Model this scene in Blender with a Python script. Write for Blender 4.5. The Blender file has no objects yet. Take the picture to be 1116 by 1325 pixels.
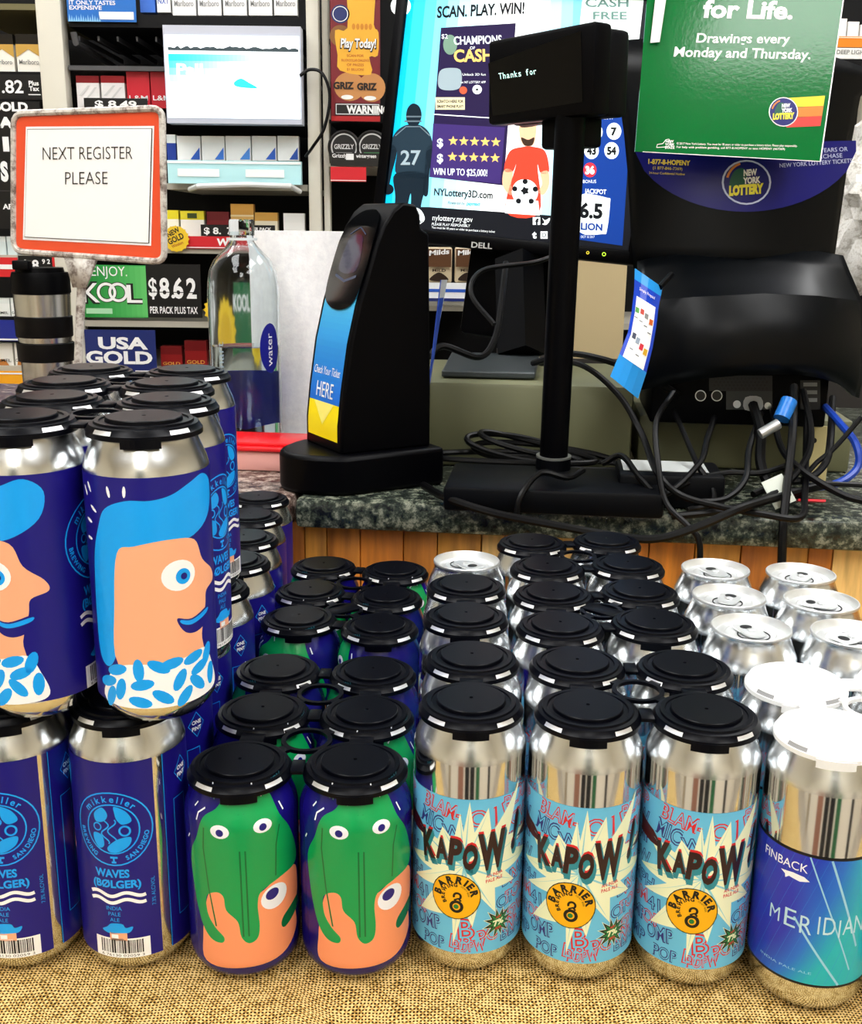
import bpy, bmesh, math, random
from mathutils import Vector, Matrix
from mathutils.geometry import tessellate_polygon
random.seed(7)
sc = bpy.context.scene
COL = sc.collection
# ------------------------------------------------------------------ camera
FPX, PITCH, ROLL, CAMH = 1390.2, 0.256717, 0.011992, 0.41412
cam_d = bpy.data.cameras.new('camera')
cam = bpy.data.objects.new('camera', cam_d); COL.objects.link(cam)
cam_d.sensor_fit = 'VERTICAL'; cam_d.sensor_height = 24.0
cam_d.lens = FPX * 24.0 / 1325.0
cam_d.clip_start = 0.02; cam_d.clip_end = 60
cam.matrix_world = (Matrix.Translation((0, 0, CAMH)) @ Matrix.Rotation(math.pi/2 - PITCH, 4, 'X')
                    @ Matrix.Rotation(ROLL, 4, 'Z'))
sc.camera = cam
# ------------------------------------------------------------------ world, exposure
w = bpy.data.worlds.new('world'); sc.world = w; w.use_nodes = True
w.node_tree.nodes['Background'].inputs[0].default_value = (0.9, 0.95, 1.0, 1)
w.node_tree.nodes['Background'].inputs[1].default_value = 0.12
sc.view_settings.view_transform = 'Standard'; sc.view_settings.look = 'None'
sc.view_settings.gamma = 1.0; sc.view_settings.use_curve_mapping = False
sc.view_settings.exposure = 0.1
LAMP_POWER = 11.0       # emission strength of the ceiling troffers
# ------------------------------------------------------------------ helpers
def P(px, py, Y):
    """world point seen at photo pixel (px,py) on the vertical plane at distance Y"""
    x = (px - 558) / FPX; y = -(py - 662.5) / FPX
    c, s = math.cos(ROLL), math.sin(ROLL)
    x, y = c*x - s*y, s*x + c*y
    cp, sp = math.cos(PITCH), math.sin(PITCH)
    d = Vector((x, cp + y*sp, -sp + y*cp)); t = Y / d.y
    return Vector((d.x*t, Y, CAMH + d.z*t))
def PZ(px, py, Z):
    a = P(px, py, 1.0); d = a - Vector((0, 0, CAMH)); t = (Z - CAMH) / d.z
    return Vector((d.x*t, d.y*t, Z))
def lin(h):
    h = h.lstrip('#'); v = [int(h[i:i+2], 16)/255 for i in (0, 2, 4)]
    return tuple((c/12.92 if c <= .04045 else ((c+.055)/1.055)**2.4) for c in v) + (1,)
MATS = {}
def mat(hexc, rough=.5, metal=0., spec=.5, emit=0., name=None, coat=0.):
    k = name or (hexc, rough, metal, spec, emit, coat)
    if k in MATS: return MATS[k]
    m = bpy.data.materials.new(name or ('mat_' + hexc.lstrip('#'))); m.use_nodes = True
    b = m.node_tree.nodes['Principled BSDF']
    b.inputs['Base Color'].default_value = lin(hexc)
    b.inputs['Roughness'].default_value = rough
    b.inputs['Metallic'].default_value = metal
    b.inputs['Specular IOR Level'].default_value = spec
    b.inputs['Coat Weight'].default_value = coat
    if emit:
        b.inputs['Emission Color'].default_value = lin(hexc); b.inputs['Emission Strength'].default_value = emit
    MATS[k] = m; return m
def nodes_of(m): return m.node_tree.nodes, m.node_tree.links, m.node_tree.nodes['Principled BSDF']
def speckle(name, cols, scale, rough=.5, bump=0., detail=6, stops=None, spec=.5):
    m = mat(cols[0], rough, name=name, spec=spec); n, l, b = nodes_of(m)
    tc = n.new('ShaderNodeTexCoord'); t = n.new('ShaderNodeTexNoise'); r = n.new('ShaderNodeValToRGB')
    t.inputs['Scale'].default_value = scale; t.inputs['Detail'].default_value = detail; t.inputs['Roughness'].default_value = .72
    e = r.color_ramp.elements
    stops = stops or [.3 + .4*i/(len(cols)-1) for i in range(len(cols))]
    while len(e) < len(cols): e.new(.5)
    for i, c in enumerate(cols): e[i].position = stops[i]; e[i].color = lin(c)
    l.new(tc.outputs['Object'], t.inputs['Vector']); l.new(t.outputs['Fac'], r.inputs['Fac']); l.new(r.outputs['Color'], b.inputs['Base Color'])
    if bump:
        bp = n.new('ShaderNodeBump'); bp.inputs['Strength'].default_value = bump; bp.inputs['Distance'].default_value = .002
        l.new(t.outputs['Fac'], bp.inputs['Height']); l.new(bp.outputs['Normal'], b.inputs['Normal'])
    return m

class MB:
    """collects shapes in one bmesh; build() links them as one mesh object"""
    def __init__(s): s.bm = bmesh.new(); s.mats = []; s.smooth = []
    def mi(s, m):
        if m not in s.mats: s.mats.append(m)
        return s.mats.index(m)
    def face(s, vs, m, smooth=False):
        try: f = s.bm.faces.new(vs)
        except ValueError: return None
        f.material_index = s.mi(m); f.smooth = smooth; return f
    def box(s, c, size, m, M=None, bevel=0.):
        M = M or Matrix.Identity(4); hx, hy, hz = [v/2 for v in size]
        b2 = bmesh.new(); bmesh.ops.create_cube(b2, size=1)
        for v in b2.verts: v.co = Vector((v.co.x*size[0], v.co.y*size[1], v.co.z*size[2]))
        if bevel: bmesh.ops.bevel(b2, geom=list(b2.edges), offset=bevel, segments=2, affect='EDGES', profile=.5)
        return s.merge(b2, m, M @ Matrix.Translation(c))
    def merge(s, b2, m, M=None, smooth=False):
        vm = {}
        for v in b2.verts: vm[v] = s.bm.verts.new(M @ v.co if M else v.co)
        for f in b2.faces: s.face([vm[v] for v in f.verts], m, smooth)
        b2.free(); return s
    def lathe(s, prof, m, seg=32, M=None, smooth=True, close=False, mfn=None, skip=None):
        """prof: list of (r,z) ; r==0 makes a pole"""
        M = M or Matrix.Identity(4); rings = []
        for r, z in prof:
            if r < 1e-7: rings.append([s.bm.verts.new(M @ Vector((0, 0, z)))])
            else: rings.append([s.bm.verts.new(M @ Vector((r*math.sin(2*math.pi*i/seg), -r*math.cos(2*math.pi*i/seg), z))) for i in range(seg)])
        for k in range(len(rings)-1):
            a, b = rings[k], rings[k+1]
            for i in range(seg):
                j = (i+1) % seg
                if skip and skip(k, i): continue
                mm = mfn(k, i) if mfn else m
                if len(a) == 1 and len(b) == 1: continue
                if len(a) == 1: s.face([a[0], b[j], b[i]], mm, smooth)
                elif len(b) == 1: s.face([a[i], a[j], b[0]], mm, smooth)
                else: s.face([a[i], a[j], b[j], b[i]], mm, smooth)
        return s
    def tube(s, pts, r, m, seg=8, smooth=True, caps=True):
        pts = [Vector(p) for p in pts]; n = len(pts); rings = []
        t0 = (pts[1]-pts[0]).normalized(); up = Vector((0, 0, 1)) if abs(t0.z) < .9 else Vector((1, 0, 0))
        nrm = t0.cross(up).normalized()
        for i, p in enumerate(pts):
            t = (pts[min(i+1, n-1)] - pts[max(i-1, 0)]).normalized()
            nrm = (nrm - t*nrm.dot(t)).normalized(); b = t.cross(nrm)
            rr = r(i/(n-1)) if callable(r) else r
            rings.append([s.bm.verts.new(p + (nrm*math.cos(2*math.pi*k/seg) + b*math.sin(2*math.pi*k/seg))*rr) for k in range(seg)])
        for a, b in zip(rings, rings[1:]):
            for k in range(seg): s.face([a[k], a[(k+1) % seg], b[(k+1) % seg], b[k]], m, smooth)
        if caps: s.face(rings[0][::-1], m); s.face(rings[-1], m)
        return s
    def prism(s, pts, M, depth, m, m_side=None, smooth_side=False):
        """polygon pts (2D, counter clockwise) in the local XY plane of M, thickness along local Z from 0 to depth"""
        a = [s.bm.verts.new(M @ Vector((x, y, 0))) for x, y in pts]
        b = [s.bm.verts.new(M @ Vector((x, y, depth))) for x, y in pts]
        n = len(pts)
        s.face(a[::-1], m); s.face(b, m)
        for i in range(n): s.face([a[i], a[(i+1) % n], b[(i+1) % n], b[i]], m_side or m, smooth_side)
        return s
    def build(s, name, parent=None, bevel=0., fix=False, auto=None):
        if fix: bmesh.ops.recalc_face_normals(s.bm, faces=list(s.bm.faces))
        me = bpy.data.meshes.new(name); s.bm.to_mesh(me); s.bm.free(); me.set_sharp_from_angle(angle=.6)
        for m in s.mats: me.materials.append(m)
        o = bpy.data.objects.new(name, me); COL.objects.link(o)
        if parent: o.parent = parent
        if bevel:
            b = o.modifiers.new('bevel', 'BEVEL'); b.width = bevel; b.segments = 2; b.limit_method = 'ANGLE'; b.angle_limit = .6
        return o
def spline(pts, n=8):
    """Catmull-Rom through pts"""
    pts = [Vector(p) for p in pts]; q = [2*pts[0]-pts[1]] + pts + [2*pts[-1]-pts[-2]]; out = []
    for i in range(1, len(q)-2):
        for k in range(n):
            t = k/n; a, b, c, d = q[i-1], q[i], q[i+1], q[i+2]
            out.append(.5*((2*b) + (c-a)*t + (2*a-5*b+4*c-d)*t*t + (3*b-a-3*c+d)*t**3))
    out.append(pts[-1]); return out
def tag(o, label=None, cat=None, group=None, kind=None):
    if label: o['label'] = label
    if cat: o['category'] = cat
    if group: o['group'] = group
    if kind: o['kind'] = kind
    return o
def thing(name, label, cat, loc=(0, 0, 0), rz=0., group=None):
    o = bpy.data.objects.new(name, None); COL.objects.link(o); o.empty_display_size = .02
    o.location = loc; o.rotation_euler = (0, 0, rz); bpy_dirty[0] = True
    return tag(o, label, cat, group)
bpy_dirty = [False]
KIDS = {}
def copy_tree(o, loc=None, rz=None):
    c = o.copy(); COL.objects.link(c)
    if loc is not None: c.location = loc
    if rz is not None: c.rotation_euler = (0, 0, rz)
    for ch in list(o.children):
        d = ch.copy(); COL.objects.link(d); d.parent = c
        for g in list(ch.children):
            e = g.copy(); COL.objects.link(e); e.parent = d
    return c
def frame(o, u, v):
    """matrix with local X=u, Y=v, Z=u x v at origin o"""
    u = Vector(u).normalized(); v = Vector(v); v = (v - u*v.dot(u)).normalized(); n = u.cross(v)
    return Matrix(((u.x, v.x, n.x, o[0]), (u.y, v.y, n.y, o[1]), (u.z, v.z, n.z, o[2]), (0, 0, 0, 1)))
# ------------------------------------------------------------------ flat artwork (print on labels and signs)
TXT = {}
def text_mesh(s, bold, shear):
    k = (s, bold, shear)
    if k not in TXT:
        cu = bpy.data.curves.new('lettering', 'FONT'); cu.body = s; cu.size = 1; cu.resolution_u = 3
        cu.offset = bold; cu.shear = shear; cu.fill_mode = 'BOTH'
        ob = bpy.data.objects.new('lettering', cu); me = ob.to_mesh()
        vs = [(v.co.x, v.co.y) for v in me.vertices]; fs = [tuple(p.vertices) for p in me.polygons]
        ob.to_mesh_clear(); bpy.data.objects.remove(ob); bpy.data.curves.remove(cu)
        xs = [v[0] for v in vs] or [0]; ys = [v[1] for v in vs] or [0]
        TXT[k] = (vs, fs, (min(xs), min(ys), max(xs), max(ys)))
    return TXT[k]
def smooth_poly(pts, n=5):
    q = spline([Vector((p[0], p[1], 0)) for p in list(pts) + [pts[0]]], n) if False else None
    N = len(pts); out = []
    for i in range(N):
        a, b, c, d = [Vector(pts[(i+j) % N]) for j in (-1, 0, 1, 2)]
        for k in range(n):
            t = k/n; v = .5*((2*b) + (c-a)*t + (2*a-5*b+4*c-d)*t*t + (3*b-a-3*c+d)*t**3); out.append((v.x, v.y))
    return out
class Art:
    def __init__(s, layer=.00018): s.items = []; s.dl = layer; s.top = 0
    def add(s, vs, fs, m, L):
        s.items.append((vs, fs, m, L)); return s
    def poly(s, pts, m, L=1):
        f = tessellate_polygon([[Vector((p[0], p[1], 0)) for p in pts]])
        fs = []
        for t in f:
            a, b, c = [pts[i] for i in t]
            ar = (b[0]-a[0])*(c[1]-a[1]) - (b[1]-a[1])*(c[0]-a[0])
            fs.append(tuple(t) if ar > 0 else tuple(reversed(t)))
        return s.add(list(pts), fs, m, L)
    def blob(s, pts, m, L=1, n=5): return s.poly(smooth_poly(pts, n), m, L)
    def rect(s, x0, y0, x1, y1, m, L=1): return s.add([(x0, y0), (x1, y0), (x1, y1), (x0, y1)], [(0, 1, 2, 3)], m, L)
    def disc(s, cx, cy, r, m, L=1, ry=None, n=24, rot=0.):
        ry = ry or r; c, q = math.cos(rot), math.sin(rot); pts = []
        for i in range(n):
            a = 2*math.pi*i/n; x, y = r*math.cos(a), ry*math.sin(a); pts.append((cx + x*c - y*q, cy + x*q + y*c))
        return s.poly(pts, m, L)
    def ring(s, cx, cy, r0, r1, m, L=1, n=36, a0=0., a1=2*math.pi):
        vs = []; fs = []
        for i in range(n+1):
            a = a0 + (a1-a0)*i/n
            vs += [(cx + r0*math.cos(a), cy + r0*math.sin(a)), (cx + r1*math.cos(a), cy + r1*math.sin(a))]
        for i in range(n): fs.append((2*i, 2*i+1, 2*i+3, 2*i+2))
        return s.add(vs, fs, m, L)
    def line(s, pts, wd, m, L=1):
        vs = []; fs = []; n = len(pts)
        for i, p in enumerate(pts):
            a, b = Vector(pts[max(i-1, 0)]), Vector(pts[min(i+1, n-1)]); t = (b-a).normalized(); nn = Vector((-t.y, t.x))*wd/2
            vs += [(p[0]+nn.x, p[1]+nn.y), (p[0]-nn.x, p[1]-nn.y)]
        for i in range(n-1): fs.append((2*i+1, 2*i+3, 2*i+2, 2*i))
        return s.add(vs, fs, m, L)
    def star(s, cx, cy, r0, r1, n, m, L=1, rot=0., jit=0., sy=1.):
        pts = []
        rnd = random.Random(int(cx*31+cy*17+n))
        for i in range(2*n):
            a = rot + math.pi*i/n; r = (r1 if i % 2 == 0 else r0)*(1 + jit*(rnd.random()-.5)); pts.append((cx + r*math.cos(a), cy + sy*r*math.sin(a)))
        return s.poly(pts, m, L)
    def text(s, t, x, y, h, m, L=2, al='c', bold=.0, shear=0., wd=None, rot=0., curve=None):
        """text whose capital height is h, at baseline y; al = l/c/r; wd forces the total width"""
        vs, fs, bb = text_mesh(t, bold, shear); k = h/.73; W = (bb[2]-bb[0])*k; kx = k
        if wd: kx = k*wd/W; W = wd
        ox = {'l': 0, 'c': -W/2, 'r': -W}[al]; c, q = math.cos(rot), math.sin(rot); out = []
        for a, b in vs:
            X, Y = ox + (a-bb[0])*kx, b*k
            if curve: Y += curve(X)
            out.append((x + X*c - Y*q, y + X*q + Y*c))
        return s.add(out, fs, m, L)
    def arc_text(s, t, cx, cy, r, a_mid, h, m, L=2, bold=0., space=1.15, inside=False):
        """letters round a circle, a_mid in degrees (90 = top); inside=True for text read along the bottom"""
        ws = []
        for ch in t:
            bb = text_mesh(ch, bold, 0)[2]; ws.append(max(bb[2]-bb[0], .28)*h/.73*space + .06*h)
        tot = sum(ws); pos = -tot/2
        for ch, wd in zip(t, ws):
            mid = pos + wd/2; pos += wd
            if ch == ' ': continue
            if not inside: a = math.radians(a_mid) - mid/r; rot = a - math.pi/2; R = r
            else: a = math.radians(a_mid) + mid/r; rot = a + math.pi/2; R = r
            s.text(ch, cx + R*math.cos(a), cy + R*math.sin(a), h, m, L, 'c', bold, rot=rot)
        return s
    def build(s, name, fn, parent=None, step=None, smooth=False, extra=None):
        """fn(x, y, off) -> 3D point"""
        mb = MB(); bm = mb.bm
        for vs, fs, m, L in s.items:
            i = mb.mi(m); V = [bm.verts.new((x, y, L*s.dl)) for x, y in vs]
            for f in fs:
                try: F = bm.faces.new([V[k] for k in f])
                except ValueError: continue
                F.material_index = i; F.smooth = smooth
        if step:
            xs = [v.co.x for v in bm.verts]; x = math.floor(min(xs)/step)*step + step
            while x < max(xs):
                bmesh.ops.bisect_plane(bm, geom=list(bm.verts)+list(bm.edges)+list(bm.faces), dist=1e-7, plane_co=(x, 0, 0), plane_no=(1, 0, 0)); x += step
        for v in bm.verts: v.co = fn(v.co.x, v.co.y, v.co.z)
        return mb.build(name, parent)
def plane_fn(o, u, v, k=1.):
    u = Vector(u).normalized(); v = Vector(v); v = (v-u*v.dot(u)).normalized(); n = u.cross(v); o = Vector(o)
    return lambda x, y, z: o + u*x*k + v*y*k + n*z
def ray_dir(px, py): return P(px, py, 1.0) - Vector((0, 0, CAMH))
def plane_px(o, n):
    """artwork drawn in photo pixels (y up = -pixel row) on the flat face through o with normal n"""
    o = Vector(o); n = Vector(n).normalized(); e = Vector((0, 0, CAMH))
    if n.dot(e-o) < 0: n = -n
    def f(x, y, z):
        d = ray_dir(x, -y); t = n.dot(o-e)/n.dot(d); return e + d*t + n*z
    return f
class Rect:
    """an upright rectangle facing the camera side, given by its photo pixels and its distance"""
    def __init__(s, x0, y0, x1, y1, Y):
        a = P(x0, (y0+y1)/2, Y); b = P(x1, (y0+y1)/2, Y); xm = (x0+x1)/2
        t = P(xm, y0, Y).z; q = P(xm, y1, Y).z
        s.X0, s.X1, s.Z1, s.Z0, s.Y = a.x, b.x, t, q, Y; s.W = s.X1-s.X0; s.H = s.Z1-s.Z0
        s.px, s.py = s.W/(x1-x0), s.H/(y1-y0); s.x0, s.y0, s.x1, s.y1 = x0, y0, x1, y1
    def fn(s, off=0.):
        # art drawn in photo pixels with y pointing up (use -py)
        return lambda x, y, z: Vector((s.X0 + (x-s.x0)*s.px, s.Y - off - z, s.Z1 - (-y-s.y0)*s.py))
WORLD = set()
def thing_w(name, label, cat, loc, group=None):
    """a thing whose parts are modelled in world coordinates"""
    o = thing(name, label, cat, loc, 0, group); WORLD.add(o.name); return o
_build = MB.build
def _b(s, name, parent=None, **k):
    o = _build(s, name, None, **k)
    if parent is not None:
        o.parent = parent
        if parent.name in WORLD: o.matrix_parent_inverse = Matrix.Translation(-Vector(parent.location))
    return o
MB.build = _b
# ================================================================== SETTING
FLOOR, CEIL = -0.75, 1.95
def struct(name, mb, **k): return tag(mb.build(name, **k), kind='structure')
cream = mat('#E9DFC6', .7, name='cream_paint'); whitep = mat('#F2F1EC', .7, name='white_paint')
tile = speckle('floor_tile', ['#8D8478', '#A79C8C', '#BBB09E'], 9, .35)
m_ceil = speckle('ceiling_tile', ['#CFCFCB', '#E4E4E0', '#EDEDEA'], 60, .9)
struct('floor', MB().box((0, .6, FLOOR-.05), (7, 7.4, .1), tile))
struct('ceiling', MB().box((0, .6, CEIL+.05), (7, 7.4, .1), m_ceil))
struct('wall_back', MB().box((0, 3.35, .6), (7, .1, 2.7), mat('#2A2A2C', .8, name='dark_wall')))
struct('wall_front', MB().box((0, -2.6, .6), (7, .1, 2.7), cream))
struct('wall_left', MB().box((-3.45, .4, .6), (.1, 5.9, 2.7), cream))
struct('wall_right', MB().box((3.45, .4, .6), (.1, 5.9, 2.7), cream))
# unseen door frame added behind the camera for the cans to mirror
blackp = mat('#0B0B0D', .5, name='black_paint')
mb = MB()
for x in (-.33, .33): mb.box((x, -2.53, .30), (.12, .06, 2.1), blackp)
mb.box((0, -2.53, 1.32), (.78, .06, .1), blackp); mb.box((0, -2.53, .25), (.78, .05, .08), blackp)
dr = struct('added_door_1', mb)
MB().box((0, -2.545, .3), (.58, .02, 2.0), mat('#3B4A40', .25, name='added_door_glass')).build('pane', dr)
# unseen cream panel and coloured strips, added to put stripes in the cans' reflections
struct('reflected_panel_3', MB().box((0, -.86, -.35), (3.6, .06, .8), mat('#FFF6E0', .6, name='reflected_cream')))
for i, (a, c_, m_) in enumerate(((-.60, -.32, mat('#A9745C', .6, name='brown_paint')), (-.24, -.05, blackp), (.0, .2, blackp), (.27, .45, mat('#0E6B3A', .5, name='green_paint')), (-1.3, -1.1, mat('#B9A88A', .6, name='tan_paint')), (.95, 1.1, blackp))):
    struct('reflected_panel_%d' % (4+i), MB().box(((a+c_)/2, -.822, -.35), (c_-a, .016, .8), m_))
# ceiling lights
m_lamp = mat('#FFFFFF', .5, emit=LAMP_POWER, name='lamp_diffuser'); m_lampf = mat('#DADADA', .5, name='lamp_frame')
LX = [(-1.0, -.7, 'front left'), (1.15, -.7, 'front right'), (0.0, -1.9, 'front middle'), (-.75, .55, 'middle left'), (.75, .55, 'middle right'), (-1.2, 2.0, 'rear left'), (1.2, 2.0, 'rear right')]
for x, y, nm in LX:
    t = thing('ceiling_light', 'white fluorescent ceiling panel, %s of the shop' % nm, 'ceiling light', (x, y, CEIL), 0, 'ceiling lights')
    mb = MB()
    for sx in (-.325, .325): mb.box((sx, 0, -.012), (.05, 1.2, .024), m_lampf)
    for sy in (-.6, .6): mb.box((0, sy, -.012), (.7, .05, .024), m_lampf)
    mb.build('fixture_frame', t)
    MB().box((0, 0, -.008), (.6, 1.15, .01), m_lamp).build('diffuser', t)
# table under burlap
m_tbl = mat('#5A3A20', .6, name='table_wood')
tb = thing('display_table', 'low display table under the burlap cloth holding the beer cans', 'table', (-.2, .67, FLOOR))
MB().box((0, 0, .722), (1.3, .58, .03), m_tbl).build('tabletop', tb)
for sx in (-.6, .6):
    for sy in (-.25, .25): MB().box((sx, sy, .353), (.05, .05, .705), m_tbl).build('leg', tb)
# burlap
m_bur = mat('#B9965A', .9, name='burlap_weave', spec=.1); n, l, b = nodes_of(m_bur)
def math_node(n, op, a=None, b_=None, l=None):
    x = n.new('ShaderNodeMath'); x.operation = op
    for i, v in enumerate((a, b_)):
        if v is None: continue
        if isinstance(v, (int, float)): x.inputs[i].default_value = v
        else: l.new(v, x.inputs[i])
    return x.outputs[0]
tc = n.new('ShaderNodeTexCoord'); nz = n.new('ShaderNodeTexNoise'); nz.inputs['Scale'].default_value = 45; nz.inputs['Detail'].default_value = 3
l.new(tc.outputs['Object'], nz.inputs['Vector'])
sub = n.new('ShaderNodeVectorMath'); sub.operation = 'SUBTRACT'; l.new(nz.outputs['Color'], sub.inputs[0]); sub.inputs[1].default_value = (.5, .5, .5)
scl = n.new('ShaderNodeVectorMath'); scl.operation = 'SCALE'; l.new(sub.outputs[0], scl.inputs[0]); scl.inputs['Scale'].default_value = .006
add = n.new('ShaderNodeVectorMath'); add.operation = 'ADD'; l.new(tc.outputs['Object'], add.inputs[0]); l.new(scl.outputs[0], add.inputs[1])
sep = n.new('ShaderNodeSeparateXYZ'); l.new(add.outputs[0], sep.inputs[0])
PIT = .0020
sx = math_node(n, 'SINE', math_node(n, 'MULTIPLY', sep.outputs[0], math.pi/PIT, l), None, l)
sy = math_node(n, 'SINE', math_node(n, 'MULTIPLY', sep.outputs[1], math.pi/PIT, l), None, l)
ax = math_node(n, 'ABSOLUTE', sx, None, l); ay = math_node(n, 'ABSOLUTE', sy, None, l)
nf = n.new('ShaderNodeTexNoise'); nf.inputs['Scale'].default_value = 700; l.new(tc.outputs['Object'], nf.inputs['Vector'])
nl = n.new('ShaderNodeTexNoise'); nl.inputs['Scale'].default_value = 160; l.new(tc.outputs['Object'], nl.inputs['Vector'])
chk = math_node(n, 'MULTIPLY', sx, sy, l); mx = math_node(n, 'MAXIMUM', ax, ay, l)
hgt = math_node(n, 'ADD', mx, math_node(n, 'MULTIPLY', chk, .12, l), l)
hg2 = math_node(n, 'ADD', hgt, math_node(n, 'MULTIPLY', math_node(n, 'SUBTRACT', nl.outputs['Fac'], .5, l), .55, l), l)
hg3 = math_node(n, 'ADD', hg2, math_node(n, 'MULTIPLY', math_node(n, 'SUBTRACT', nf.outputs['Fac'], .5, l), .3, l), l)
cr = n.new('ShaderNodeValToRGB'); e = cr.color_ramp.elements
e[0].position = .58; e[0].color = lin('#1E1204'); e[1].position = 1.12; e[1].color = lin('#E2C486')
q = e.new(.74); q.color = lin('#93702F'); q2 = e.new(.88); q2.color = lin('#BF9A56')
l.new(hg3, cr.inputs['Fac']); l.new(cr.outputs['Color'], b.inputs['Base Color'])
bp = n.new('ShaderNodeBump'); bp.inputs['Strength'].default_value = .6; bp.inputs['Distance'].default_value = .001
l.new(hg2, bp.inputs['Height']); l.new(bp.outputs['Normal'], b.inputs['Normal'])
def burlap_z(x, y):
    f = max(0., min(1., (.535-y)/.05)); f = f*f*(3-2*f)
    z = -.002*f
    z += f*(.0022*math.sin(x*23+1.0)*math.cos(y*31) + .0012*math.sin(x*57+y*40) )
    d = (x + .045) + (y-.49)*.35     # the crease between the two pieces
    z += f*(-.003*math.exp(-(d/.010)**2) + .005*math.exp(-((d+.022)/.016)**2))
    return z
mb = MB(); NX, NY = 170, 60; grid = []
for j in range(NY+1):
    row = []
    for i in range(NX+1):
        x = -.86 + 1.32*i/NX; y = .375 + .615*(j/NY)**1.5
        row.append(mb.bm.verts.new((x, y, burlap_z(x, y) - .0006)))
    grid.append(row)
for j in range(NY):
    for i in range(NX): mb.face([grid[j][i], grid[j][i+1], grid[j+1][i+1], grid[j+1][i]], m_bur, True)
o = mb.build('burlap_cloth'); tag(o, 'coarse tan burlap cloth covering the table under the cans', 'cloth')
so = o.modifiers.new('thick', 'SOLIDIFY'); so.thickness = .0015; so.offset = -1

# ------------------------------------------------------------------ service counter
CU = Vector((math.cos(.112), -math.sin(.112), 0)); CV = Vector((math.sin(.112), math.cos(.112), 0))
CO = Vector((-.125, 1.068, 0))            # a point of the front edge
CT, CB = .145, .114                        # granite top and bottom
granite = speckle('granite', ['#060707', '#171C1A', '#3A4138', '#8A8C7C', '#1C1A18'], 95, .22, 0, 10, [.3, .42, .52, .63, .72])
granite2 = speckle('granite_rosy', ['#0A0807', '#3A2A26', '#6E5A52', '#B5A59A', '#2E231F'], 70, .2, 0, 10, [.3, .4, .5, .62, .72])
MC = frame(CO, CU, CV)
ct = thing_w('service_counter', 'granite topped wooden service counter behind the beer cans', 'counter', CO + CV*.35 + Vector((0, 0, FLOOR)))
mb = MB(); mb.box((-.52, .37, (CT+CB)/2), (1.0, .74, CT-CB), granite2, MC, .006); mb.build('worktop', ct)
mb = MB(); mb.box((.9605, .37, (CT+CB)/2), (1.953, .74, CT-CB), granite, MC, .006); mb.build('worktop', ct)
pine = []
for i, hx in enumerate(['#E08A22', '#EDA640', '#D9983A', '#F5C878', '#CF7C22', '#C47A24']):
    m = mat(hx, .45, name='pine_%d' % i); nn, ll, bb = nodes_of(m)
    t_ = nn.new('ShaderNodeTexCoord'); mp = nn.new('ShaderNodeMapping'); mp.inputs['Scale'].default_value = (40, 40, 4); ns = nn.new('ShaderNodeTexNoise')
    ns.inputs['Scale'].default_value = 2; ns.inputs['Detail'].default_value = 4; rr = nn.new('ShaderNodeValToRGB')
    c = lin(hx); rr.color_ramp.elements[0].color = (c[0]*.55, c[1]*.5, c[2]*.4, 1); rr.color_ramp.elements[1].color = (c[0]*1.25, c[1]*1.25, c[2]*1.3, 1)
    rr.color_ramp.elements[0].position = .3; rr.color_ramp.elements[1].position = .7
    ll.new(t_.outputs['Object'], mp.inputs['Vector']); ll.new(mp.outputs[0], ns.inputs['Vector']); ll.new(ns.outputs['Fac'], rr.inputs['Fac']); ll.new(rr.outputs['Color'], bb.inputs['Base Color'])
    pine.append(m)
mb = MB(); x = -.9; rnd = random.Random(3); k = 0
while x < 1.9:
    wd = rnd.choice([.024, .036, .042, .05, .046]); m = pine[rnd.randrange(6)]
    mb.box((x+wd/2, .035 + rnd.random()*.002, (CB+FLOOR)/2), (wd-.0012, .02, CB-FLOOR), m, MC, .001); x += wd
mb.box((.5, .06, (CB+FLOOR)/2), (2.8, .03, CB-FLOOR-.01), mat('#1A0E05', .8), MC)
mb.build('plank_front', ct)
mb = MB(); mb.box((.5, .40, (CB+FLOOR)/2), (2.7, .64, CB-FLOOR-.01), mat('#4A3018', .7, name='cabinet_wood'), MC); mb.build('cabinet', ct)
# ================================================================== CANS
RC, HC = .0320, .157          # tall can
alu = mat('#E3E5E6', .10, 1., name='polished_aluminium')
alu_n, alu_l, alu_b = nodes_of(alu); 
alus = mat('#E6E9EB', .24, 1., name='satin_aluminium')
aluend = mat('#EEF0F0', .45, 1., name='can_end_aluminium')
def can_profile(H, R, s=1.):
    """outer wall from the base centre up and over the rim to the middle of the end"""
    return [(0, .0085), (.012, .0068), (.0205, .002), (.0232, 0), (.0250, .0008), (.0285, .0050), (.0308, .0088), (R-.0003, .0125), (R, .0150),
            (R, H-.0235), (R-.0003, H-.0212), (R-.0012, H-.0178), (R-.0028, H-.0138), (R-.0046, H-.0096), (R-.0060, H-.0056), (.0258, H-.0034),
            (.0259, H-.0024), (.0266, H-.0020), (.0267, H-.0006), (.0263, H), (.0256, H), (.0252, H-.0008), (.0244, H-.0040), (.0236, H-.0062),
            (.0228, H-.0064), (.0222, H-.0050), (.0215, H-.0046), (.0170, H-.0046), (.0165, H-.0050), (0, H-.0050)]
def r_at(prof, z):
    w_ = [p for p in prof[3:16]]
    for a, b_ in zip(w_, w_[1:]):
        if a[1] <= z <= b_[1]: return a[0] + (b_[0]-a[0])*(z-a[1])/max(1e-9, b_[1]-a[1])
    return w_[-1][0]
PROF16 = can_profile(HC, RC); PROF12 = can_profile(.122, RC)
def tall_body():
    return MB().lathe(PROF16, alu, 56, mfn=lambda k, i: alu if k < 9 else (alus if k < 16 else aluend))
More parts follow.
